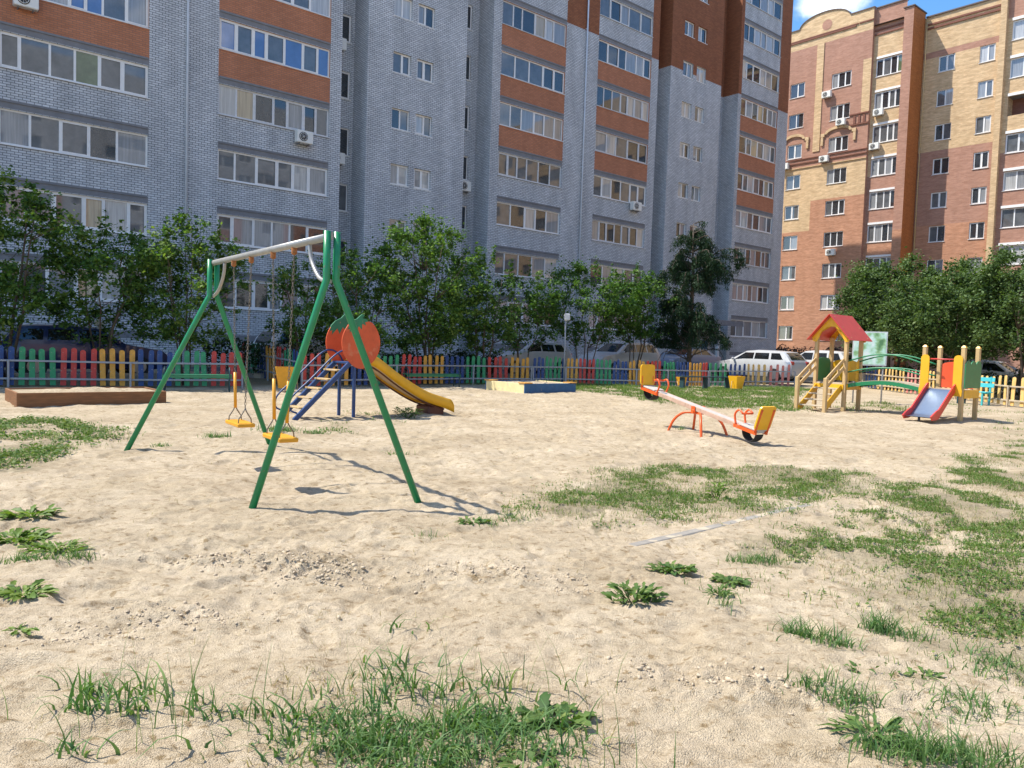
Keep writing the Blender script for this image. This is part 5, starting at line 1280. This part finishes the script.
tree('narrow leafy tree right of the tallest one behind the slide', -1.2, 29.9, 5.2, 1.4, 1.1, 'leaf_b', 60, 100, .11, 5, seed=7, spikes=8)
tree('loose tree with slim stems in front of the pale grey car', .35, 31.9, 4.8, 1.45, 1.3, 'leaf_a', 58, 95, .105, 3, seed=8, spikes=7)
tree('round dark tree right of the lamp post', 3.2, 33.9, 5.3, 1.8, 1.6, 'leaf_a', 80, 100, .11, 4, seed=9, spikes=8)
tree('dark leafy tree left of the larch, over the white off-road car', 5.7, 35.8, 5.2, 1.7, 1.8, 'leaf_a', 70, 100, .11, 4, seed=10, spikes=8)
tree('large round tree right of the playhouse roof', 18.1, 37.0, 6.3, 2.35, 1.3, 'leaf_c', 170, 130, .125, 4, seed=11, spikes=10, group='broad trees on the right', thick=.07)
tree('broad tree behind the slide tower', 18.9, 33.4, 5.3, 2.4, 1.3, 'leaf_c', 150, 130, .12, 4, seed=12, spikes=9, group='broad trees on the right', thick=.07)
tree('big leafy tree at the right edge of the photo', 20.3, 30.6, 5.9, 2.3, 1.5, 'leaf_c', 150, 130, .12, 4, seed=13, spikes=9, group='broad trees on the right', thick=.07)
tree('leafy tree filling the gap behind the other broad trees on the right', 22.8, 39.5, 6.6, 2.9, 1.0, 'leaf_c', 150, 120, .13, 4, seed=14, spikes=8, group='broad trees on the right', thick=.07)

def larch(label, x, y, H, seed=3):
    rng = np.random.default_rng(seed); o = Vector((x, y, gz(x, y))); T = thing('larch_tree', label, 'tree', o, 0, None)
    bm = nb(); tube(bm, [Vector((0, 0, -.1)), Vector((.04, 0, H * .5)), Vector((-.05, .03, H - .2))], [.13, .09, .02], 8); obj('trunk', bm, M['bark'], T)
    bm = nb(); Cs = []
    br = []
    for i in range(92):
        f = rng.uniform(.12, .98); a = rng.uniform(0, 2 * PI); l = (1.95 * (1 - f) ** .6 + .25) * rng.uniform(.7, 1.15)
        if .45 < f < .8 and rng.random() < .3: l *= 1.2
        br.append((f * H, a, l))
    br += [(5.0, math.atan2(-.25, 1), 2.35), (4.8, math.atan2(-.1, 1), 2.2), (4.6, .1, 2.0), (5.1, 0, 1.8)]
    for z, a, l in br:
        up_ = l * (.25 if l < 2 else .62); dr = l * (.40 if l < 2 else .30)
        P = smoothpts([(0, 0, z), (math.cos(a) * l * .45, math.sin(a) * l * .45, z + up_ * .8), (math.cos(a) * l * .8, math.sin(a) * l * .8, z + up_ * .9), (math.cos(a) * l, math.sin(a) * l, z + up_ - dr)], 3)
        tube(bm, P, [.025 * (1 - .8 * k / (len(P) - 1)) + .004 for k in range(len(P))], 5)
        for k in range(int(16 * l)):
            p = P[int(rng.uniform(.25, 1) * (len(P) - 1))]; hang = rng.uniform(.15, .62); n = int(48 * hang) + 10
            q = np.array(p)[None, :] + np.stack([rng.normal(0, .07, n), rng.normal(0, .07, n), -rng.uniform(0, hang, n)], 1) + np.append(rng.normal(0, .09, 2), 0)
            Cs.append(q)
    obj('branches', bm, M['bark'], T)
    C = np.concatenate(Cs); C = C[C[:, 2] > 1.6]; V, F = leaves(C, .12, up=0, aspect=.30, rng=rng, droop=1.3)
    npmesh('crown', V, [F], M['leaf_dark'], T, tint=np.repeat(np.clip(rng.normal(.4, .2, len(C)), 0, 1), 4)); return T
larch('tall dark larch with drooping branches, one reaching right in front of the entrance', 8.35, 36.6, 7.7)

def hedge(label, a, b_, h, wd, leaf, name='hedge', seed=0, n=3500, size=.10):
    rng = np.random.default_rng(seed); a = Vector((*a, gz(*a))); b_ = Vector((*b_, gz(*b_))); T = thing(name, label, 'hedge', a)
    d_ = b_ - a; L_ = d_.length; dv = d_.normalized(); nv = Vector((-dv.y, dv.x, 0))
    s_ = rng.uniform(0, L_, n); q = rng.uniform(-1, 1, n); top = h * (.80 + .35 * fbm(s_ * 1.1, q * .6 + seed, 9, 3)); zz = top * np.sqrt(rng.uniform(.0, 1, n))
    C = np.outer(s_, np.array(dv)) + np.outer(q * wd / 2 * (1 - .35 * zz / h), np.array(nv)); C[:, 2] += zz
    V, F = leaves(C, size, rng=rng); npmesh('foliage', V, [F], M[leaf], T, tint=np.repeat(np.clip(rng.normal(.42, .2, n), 0, 1), 4))
    bm = nb()
    for k in range(int(L_ * 2)):
        p = dv * (k * .5 + .2); tube(bm, [p - Vector((0, 0, .1)), p + Vector((rng.normal(0, .1), rng.normal(0, .1), h * .8))], [.015, .004], 4)
    obj('stems', bm, M['twig'], T)
hedge('low dark hedge behind the fence between the left tree and the swing', (-9.9, 24.6), (-5.8, 28.0), 1.35, .9, 'leaf_hedge', seed=1, n=5200)
hedge('dark hedge along the foot of the trees behind the slide', (-5.6, 27.4), (-.6, 31.6), 1.25, .9, 'leaf_hedge', seed=2, n=6500)
hedge('dull purplish hedge in front of the brick block, above the white estate car', (19.0, 55.5), (25.5, 54.5), 2.3, 1.6, 'leaf_red', seed=3, n=6000, size=.16)
hedge('dark undergrowth below the broad trees on the right', (17.9, 36.5), (21.5, 28.5), 1.25, 1.2, 'leaf_hedge', seed=4, n=5200)

# ---- grass
def blades(px, py, h, wd, lean, rng, seg=2, tint=None, curl=1.0):
    n = len(px); z = gheight(px, py, True) - .006
    a = rng.uniform(0, 2 * PI, n); dx = np.cos(a); dy = np.sin(a); ph_ = rng.uniform(0, 2 * PI, n); sx = np.cos(ph_); sy = np.sin(ph_)
    Vs = []; ts_ = np.linspace(0, 1, seg + 1)
    for k, t_ in enumerate(ts_):
        bend = lean * (t_ ** (1.3 + curl * .7)) * h; zz = z + h * t_ * np.sqrt(np.clip(1 - (lean * t_ * .75) ** 2, .08, 1))
        cx = px + dx * bend; cy = py + dy * bend; w_ = wd * (1 - t_ ** 1.6) * .5 + (.0 if k < seg else 0)
        if k < seg:
            Vs.append(np.stack([cx - sx * w_, cy - sy * w_, zz], 1)); Vs.append(np.stack([cx + sx * w_, cy + sy * w_, zz], 1))
        else: Vs.append(np.stack([cx, cy, zz], 1))
    k = len(Vs); V = np.stack(Vs, 1).reshape(-1, 3); b0 = np.arange(n) * k
    Q = [np.stack([b0 + 2 * i, b0 + 2 * i + 1, b0 + 2 * i + 3, b0 + 2 * i + 2], 1) for i in range(seg - 1)]
    Tt = np.stack([b0 + 2 * (seg - 1), b0 + 2 * (seg - 1) + 1, b0 + 2 * seg], 1)
    tn = np.clip(rng.normal(.45, .2, n), 0, 1) if tint is None else tint
    return V, (np.concatenate(Q) if Q else np.zeros((0, 4), int)), Tt, np.repeat(tn, k)
class Veg:
    def __init__(s): s.V = []; s.Q = []; s.T = []; s.t = []; s.n = 0
    def add(s, V, Q, T_, t_):
        s.V.append(V); s.Q.append(Q + s.n); s.T.append(T_ + s.n); s.t.append(t_); s.n += len(V)
    def addq(s, V, Q, t_): s.add(V, Q, np.zeros((0, 3), int), t_)
    def build(s, name, m, parent=None):
        F = [f for f in (np.concatenate(s.Q), np.concatenate(s.T)) if len(f)]
        return npmesh(name, np.concatenate(s.V), F, m, parent, tint=np.concatenate(s.t))
rg = np.random.default_rng(42)
def scatter(P, dens, thr, freq=1.4, seed=12, pw=1.0):
    P_ = np.array(P); lo = P_.min(0); hi = P_.max(0); n = int(dens * np.prod(hi - lo)); x = rg.uniform(lo[0], hi[0], n); y = rg.uniform(lo[1], hi[1], n)
    f = fbm(x * freq, y * freq, seed, 3) + .35 * fbm(x * 6, y * 6, 88, 2); keep = inpoly(x + rg.normal(0, .16, n) + .4 * fbm(x * 2.2, y * 2.2, 201, 3), y + rg.normal(0, .2, n) + .5 * fbm(x * 2.2, y * 2.2, 207, 3), P) & (rg.uniform(0, 1, n) < np.clip((f - thr) * 2.6, 0, 1) ** pw)
    return x[keep], y[keep]
short = Veg()
def sg(P, dens, thr, h, wd, lean=.6, **kw):
    x, y = scatter(P, dens, thr, **kw); n = len(x); short.add(*blades(x, y, h * rg.uniform(.4, 1.3, n), wd * rg.uniform(.7, 1.3, n), rg.uniform(.1, lean * 1.6, n), rg, 2))
sg(POLY_MID, 900, -.62, .05, .006, pw=.8)
sg(POLY_MID, 1900, -.06, .065, .006, freq=2.0)
sg(POLY_RIGHT, 420, -.45, .045, .005)
sg(POLY_RIGHT, 3400, -.08, .055, .0055, freq=2.3, seed=31)
sg(POLY_LEFT, 1200, -.18, .075, .008)
sg(POLY_SLIDE, 500, -.05, .07, .009)
sg(POLY_BACK, 330, -.35, .10, .016)
sg(POLY_TOW, 300, -.05, .09, .014); sg(POLY_TOW2, 160, .08, .07, .012)
FENCE_STRIP = [(-13.2, 19.6), (-8, 22.1), (-8.1, 22.9), (-13.4, 20.4)]
sg([(-1.6, 28.2), (2.0, 30.6), (5.2, 31.4), (5.1, 32.2), (1.9, 31.6), (-1.8, 29.2)], 260, -.4, .13, .016)
sg([(1.5, 3.2), (3.2, 5), (2.6, 5.9), (1.3, 5.2), (1.1, 4.2)], 420, .12, .06, .005)
o_ = short.build('short_grass', M['grass']); o_['kind'] = 'stuff'
# low broad-leaved ground cover mixed in the lawn patches
cov = Veg()
def cover(P, dens, thr, size, hz_=.03, **kw):
    x, y = scatter(P, dens, thr, **kw); n = len(x); C = np.stack([x, y, gheight(x, y, True) + rg.uniform(.004, hz_, n)], 1); V, F = leaves(C, size, up=1.2, aspect=.6, rng=rg)
    cov.addq(V, F, np.repeat(np.clip(rg.normal(.5, .22, n), 0, 1), 4))
cover(POLY_MID, 1500, -.12, .03, freq=2.0); cover(POLY_RIGHT, 2000, -.08, .028, freq=2.3, seed=31); cover(POLY_LEFT, 800, -.2, .055, .07); cover(POLY_BACK, 160, -.3, .07, .06); cover(POLY_SLIDE, 200, 0, .05, .05)
o_ = cov.build('ground_cover', M['weed']); o_['kind'] = 'stuff'
dry = Veg()
def sd2(P, dens, thr, h, wd, **kw):
    x, y = scatter(P, dens, thr, **kw); n = len(x); dry.add(*blades(x, y, h * rg.uniform(.4, 1.3, n), wd * rg.uniform(.7, 1.3, n), rg.uniform(.5, 1.2, n), rg, 2))
sd2(POLY_MID, 420, -.3, .06, .004); sd2(POLY_RIGHT, 420, -.25, .055, .004); sd2([(-3, 2.4), (1.0, 2.4), (.8, 4), (-2, 4.2)], 160, -.05, .07, .003)
sd2([(-6, 5), (4, 5), (6, 12), (-7, 12)], 22, -.3, .05, .005)
sd2([(-1.0, 2.4), (.5, 2.4), (.4, 3.4), (-.9, 3.3)], 900, -.4, .08, .005)
o_ = dry.build('dry_grass', M['straw']); o_['kind'] = 'stuff'

# foreground: long couch grass in tussocks
def tussock(V_, cx, cy, rx, ry, n, h, wd, lean=.8, seg=4):
    q = rg.normal(size=(n, 2)) * .5; x = cx + q[:, 0] * rx; y = cy + q[:, 1] * ry
    V_.add(*blades(x, y, h * rg.uniform(.35, 1.25, n), wd * rg.uniform(.6, 1.3, n), np.clip(rg.uniform(.15, lean * 1.6, n), 0, 1.28), rg, seg))
fg = Veg()
for q in range(64):        # many small tufts with bare sand between them
    cx = -.28 + rg.normal(0, .36); cy = 2.84 + rg.normal(0, .19)
    if cx > .3 or cy < 2.45: continue
    tussock(fg, cx, cy, .13, .08, int(rg.uniform(10, 46)), rg.uniform(.07, .13), .0105, 1.3)
for q in range(13):
    tussock(fg, rg.uniform(-1.75, -.75), rg.uniform(2.62, 3.15), .10, .06, int(rg.uniform(5, 18)), rg.uniform(.10, .20), .0125, 1.25)
for (cx, cy, rx, ry, n, h) in ((-.05, 2.95, .26, .16, 80, .12), (-.35, 2.75, .3, .14, 80, .12), (-.48, 3.5, .2, .1, 16, .16), (-.36, 3.25, .2, .12, 60, .16), (-.5, 3.95, .12, .08, 10, .14), (.0, 3.3, .2, .12, 30, .17)):
    tussock(fg, cx, cy, rx, ry, n, h, .0105, 1.2)
tussock(fg, -.2, 3.1, .75, .35, 46, .34, .0045, .35); tussock(fg, -1.35, 2.85, .5, .25, 24, .32, .0045, .3); tussock(fg, .35, 2.6, .2, .1, 10, .25, .005, .4)
for (cx, cy, rx, ry, n, h) in ((1.62, 4.10, .12, .07, 150, .13), (1.72, 3.98, .16, .08, 130, .11), (2.09, 4.20, .10, .06, 150, .14), (2.2, 4.1, .12, .08, 70, .10), (1.52, 3.28, .12, .08, 120, .12), (1.4, 3.4, .12, .08, 70, .1), (1.55, 2.85, .20, .10, 260, .14), (1.75, 2.80, .25, .12, 240, .12), (2.05, 3.3, .25, .18, 220, .08), (2.48, 3.75, .25, .2, 260, .08), (1.30, 4.5, .06, .05, 24, .16), (1.95, 2.72, .2, .1, 120, .14), (1.85, 5.55, .16, .12, 150, .08), (1.7, 5.5, .1, .08, 60, .1),
                               (-.15, 6.36, .10, .08, 40, .10), (.0, 6.5, .16, .1, 60, .08), (-.62, 5.85, .16, .1, 26, .09), (-4.3, 11.2, .2, .12, 120, .10), (-3.7, 12.3, .35, .22, 260, .12), (-3.1, 12.2, .2, .15, 120, .1), (-1.5, 10.2, .2, .1, 40, .1), (-4.6, 10.1, .15, .1, 50, .08), (3.25, 14.6, .1, .1, 30, .12), (-3.1, 4.95, .25, .08, 160, .08), (-2.85, 5.05, .15, .06, 90, .09)):
    tussock(fg, cx, cy, rx, ry, n, h, .0065 if cy < 8 else .011, 1.0)
o_ = fg.build('tall_grass', M['grass_fg']); o_['kind'] = 'stuff'

# ---- individual weeds
def weed(label, x, y, r, n_l, size, h, kind='rosette', name='weed_plant', seed=0, leaf='weed', asp=.3):
    rng = np.random.default_rng(500 + seed); o = Vector((x, y, float(gheight(np.array([x]), np.array([y]))[0]))); T = thing(name, label, 'plant', o, 0, 'weeds growing in the sand')
    V = []; Q = []; tn = []; c = 0
    n_l = int(n_l * 1.7); size = size * .72
    for i in range(n_l):
        a = rng.uniform(0, 2 * PI); f = rng.uniform(0, 1) ** .6; bx_, by_ = math.cos(a) * r * f * .55, math.sin(a) * r * f * .35
        a2 = a + rng.normal(0, .5); l = size * rng.uniform(.6, 1.2); el = rng.uniform(.15, 1.0) if kind == 'rosette' else rng.uniform(.4, 1.3); hh = rng.uniform(0, h) if kind != 'rosette' else 0
        d_ = np.array([math.cos(a2), math.sin(a2), 0]); s_ = np.array([-d_[1], d_[0], 0]); K = 6; tw = rng.normal(0, .35); t_ = np.clip(rng.normal(.45, .2), 0, 1)
        for k in range(K + 1):
            u = k / K; p = np.array([bx_, by_, hh + .004]) + d_ * l * u * math.cos(el * (1 - u * .75)) + np.array([0, 0, 1]) * l * (math.sin(el) * u - .42 * u * u)
            w_ = l * asp * (math.sin(PI * min(1, u * .93 + .07)) ** .8) * (1 + (.28 if k % 2 else -.18)) * .5 + .0008
            up_ = np.array([0, 0, 1]) * w_ * .35
            V += [p - s_ * w_ + up_ + np.array([0, 0, tw * w_]), p, p + s_ * w_ + up_ - np.array([0, 0, tw * w_])]; tn += [t_ * .9, min(1, t_ + .12), t_ * .9]
        for k in range(K):
            b0 = c + 3 * k; Q += [(b0, b0 + 1, b0 + 4, b0 + 3), (b0 + 1, b0 + 2, b0 + 5, b0 + 4)]
        c += 3 * (K + 1)
    V = np.array(V); V[:, 2] = np.maximum(V[:, 2], .004)
    npmesh('leaves', V, [np.array(Q)], M[leaf], T, tint=np.array(tn), smooth=True)
    if kind != 'rosette':
        bm = nb()
        for i in range(max(3, n_l // 12)): a = rng.uniform(0, 2 * PI); tube(bm, [(0, 0, -.02), (math.cos(a) * r * .3, math.sin(a) * r * .2, h * .5), (math.cos(a) * r * .5, math.sin(a) * r * .35, h)], [.004, .003, .0015], 5)
        obj('stem', bm, M['weed'], T)
weed('dark prickly weed alone in the sand, nearest the centre of the photo', .78, 4.56, .26, 70, .10, .09, 'stalk', seed=1, asp=.28)
weed('broad-leaved weed clump left of the grey kerb, low and spread out', 1.14, 5.22, .26, 70, .085, .03, 'rosette', seed=2, asp=.4)
weed('low weed patch at the right end of the broad-leaved clump', 1.48, 5.0, .20, 36, .085, .03, 'rosette', seed=3, asp=.38)
weed('thin leafy weed just below the low patch, with pale stems', 1.33, 4.72, .13, 26, .07, .05, 'stalk', seed=4, asp=.3)
weed('large-leaved weed at the right end of the foreground grass', .22, 3.02, .20, 17, .125, .03, 'rosette', seed=5, asp=.48)
weed('young large-leaved weed in front of the foreground grass', .10, 2.68, .16, 14, .10, .02, 'rosette', seed=6, asp=.46)
weed('yellow-green weed at the left edge, farthest of the three', -3.85, 6.15, .36, 46, .16, .02, 'rosette', seed=7, asp=.26, leaf='grass')
weed('dense green weed clump at the left edge, middle of the three', -3.55, 5.52, .36, 80, .14, .03, 'rosette', seed=8, asp=.26, leaf='grass')
weed('spreading weed beside the middle clump on the left, reaching right into the sand', -3.08, 5.2, .34, 90, .10, .03, 'rosette', seed=9, asp=.24, leaf='grass')
weed('dark weed clump at the left edge, nearest to the camera', -2.75, 4.32, .24, 54, .10, .04, 'rosette', seed=10, asp=.28, leaf='grass')
weed('small pale weed below the nearest left clump', -2.42, 3.78, .10, 12, .07, .03, 'rosette', seed=11, asp=.36, leaf='grass')
weed('small flat weed with yellowing leaves beyond the swing shadow', -.30, 6.42, .22, 30, .08, .02, 'rosette', seed=12, asp=.4)
weed('dark ragged weed under the end of the yellow slide', -2.05, 15.2, .45, 90, .14, .18, 'stalk', seed=13, asp=.24)
weed('yellow-flowering upright weed in the middle grass patch', 2.15, 7.9, .18, 44, .09, .16, 'stalk', seed=14, asp=.3, leaf='grass')
weed('tiny green weed right of the tufts in the sand', 1.72, 3.68, .10, 16, .06, .03, 'rosette', seed=15, asp=.3)
weed('sprawling thin-leaved weed at the lower right, below the grass tufts', 1.46, 2.98, .22, 34, .12, .05, 'rosette', seed=16, asp=.16)
weed('weed sprouting right of the sandy hollow, small and dark', 2.02, 3.62, .12, 18, .06, .03, 'rosette', seed=17, asp=.3)
# clods of crumbled sand, thick where the surface was churned up
b_ = bmesh.new(); bmesh.ops.create_icosphere(b_, subdivisions=1, radius=1); b_.verts.ensure_lookup_table()
bv = np.array([v.co[:] for v in b_.verts]); bf = np.array([[v.index for v in f.verts] for f in b_.faces]); b_.free()
cx_ = [rg.uniform(-3.8, 3.2, 900)]; cy_ = [rg.uniform(2.5, 8.5, 900)]; cs_ = [rg.choice([.003, .004, .005, .007], 900)]
for (px, py, rx, ry, n) in ((-1.75, 5.15, .6, .16, 420), (-1.2, 4.95, .28, .18, 520), (-.1, 5.0, .6, .2, 360), (-1.7, 4.05, .4, .15, 260), (-2.1, 3.75, .3, .1, 120), (1.15, 3.45, .5, .14, 260), (.4, 4.75, .15, .1, 90), (-.9, 4.7, .3, .1, 90)):
    cx_.append(rg.normal(px, rx * .6, n)); cy_.append(rg.normal(py, ry * .7, n)); cs_.append(np.abs(rg.normal(0, .009, n)) + .003)
cx_ = np.concatenate(cx_); cy_ = np.concatenate(cy_); cs_ = np.clip(np.concatenate(cs_) * .52, .0018, .012); nC = len(cx_)
cz_ = gheight(cx_, cy_, True) + cs_ * .25
Vc = bv[None] * (1 + rg.normal(0, .34, (nC, len(bv), 1))) * cs_[:, None, None] * rg.uniform(.6, 1.6, (nC, 1, 3)) * np.array([1, 1, .7]) + np.stack([cx_, cy_, cz_], 1)[:, None]
Fc = bf[None] + (np.arange(nC) * len(bv))[:, None, None]
o_ = npmesh('sand_clods', Vc.reshape(-1, 3), [Fc.reshape(-1, 3)], mat('sand_clod', (.46, .375, .265), .95, .25, 30)); o_['kind'] = 'stuff'
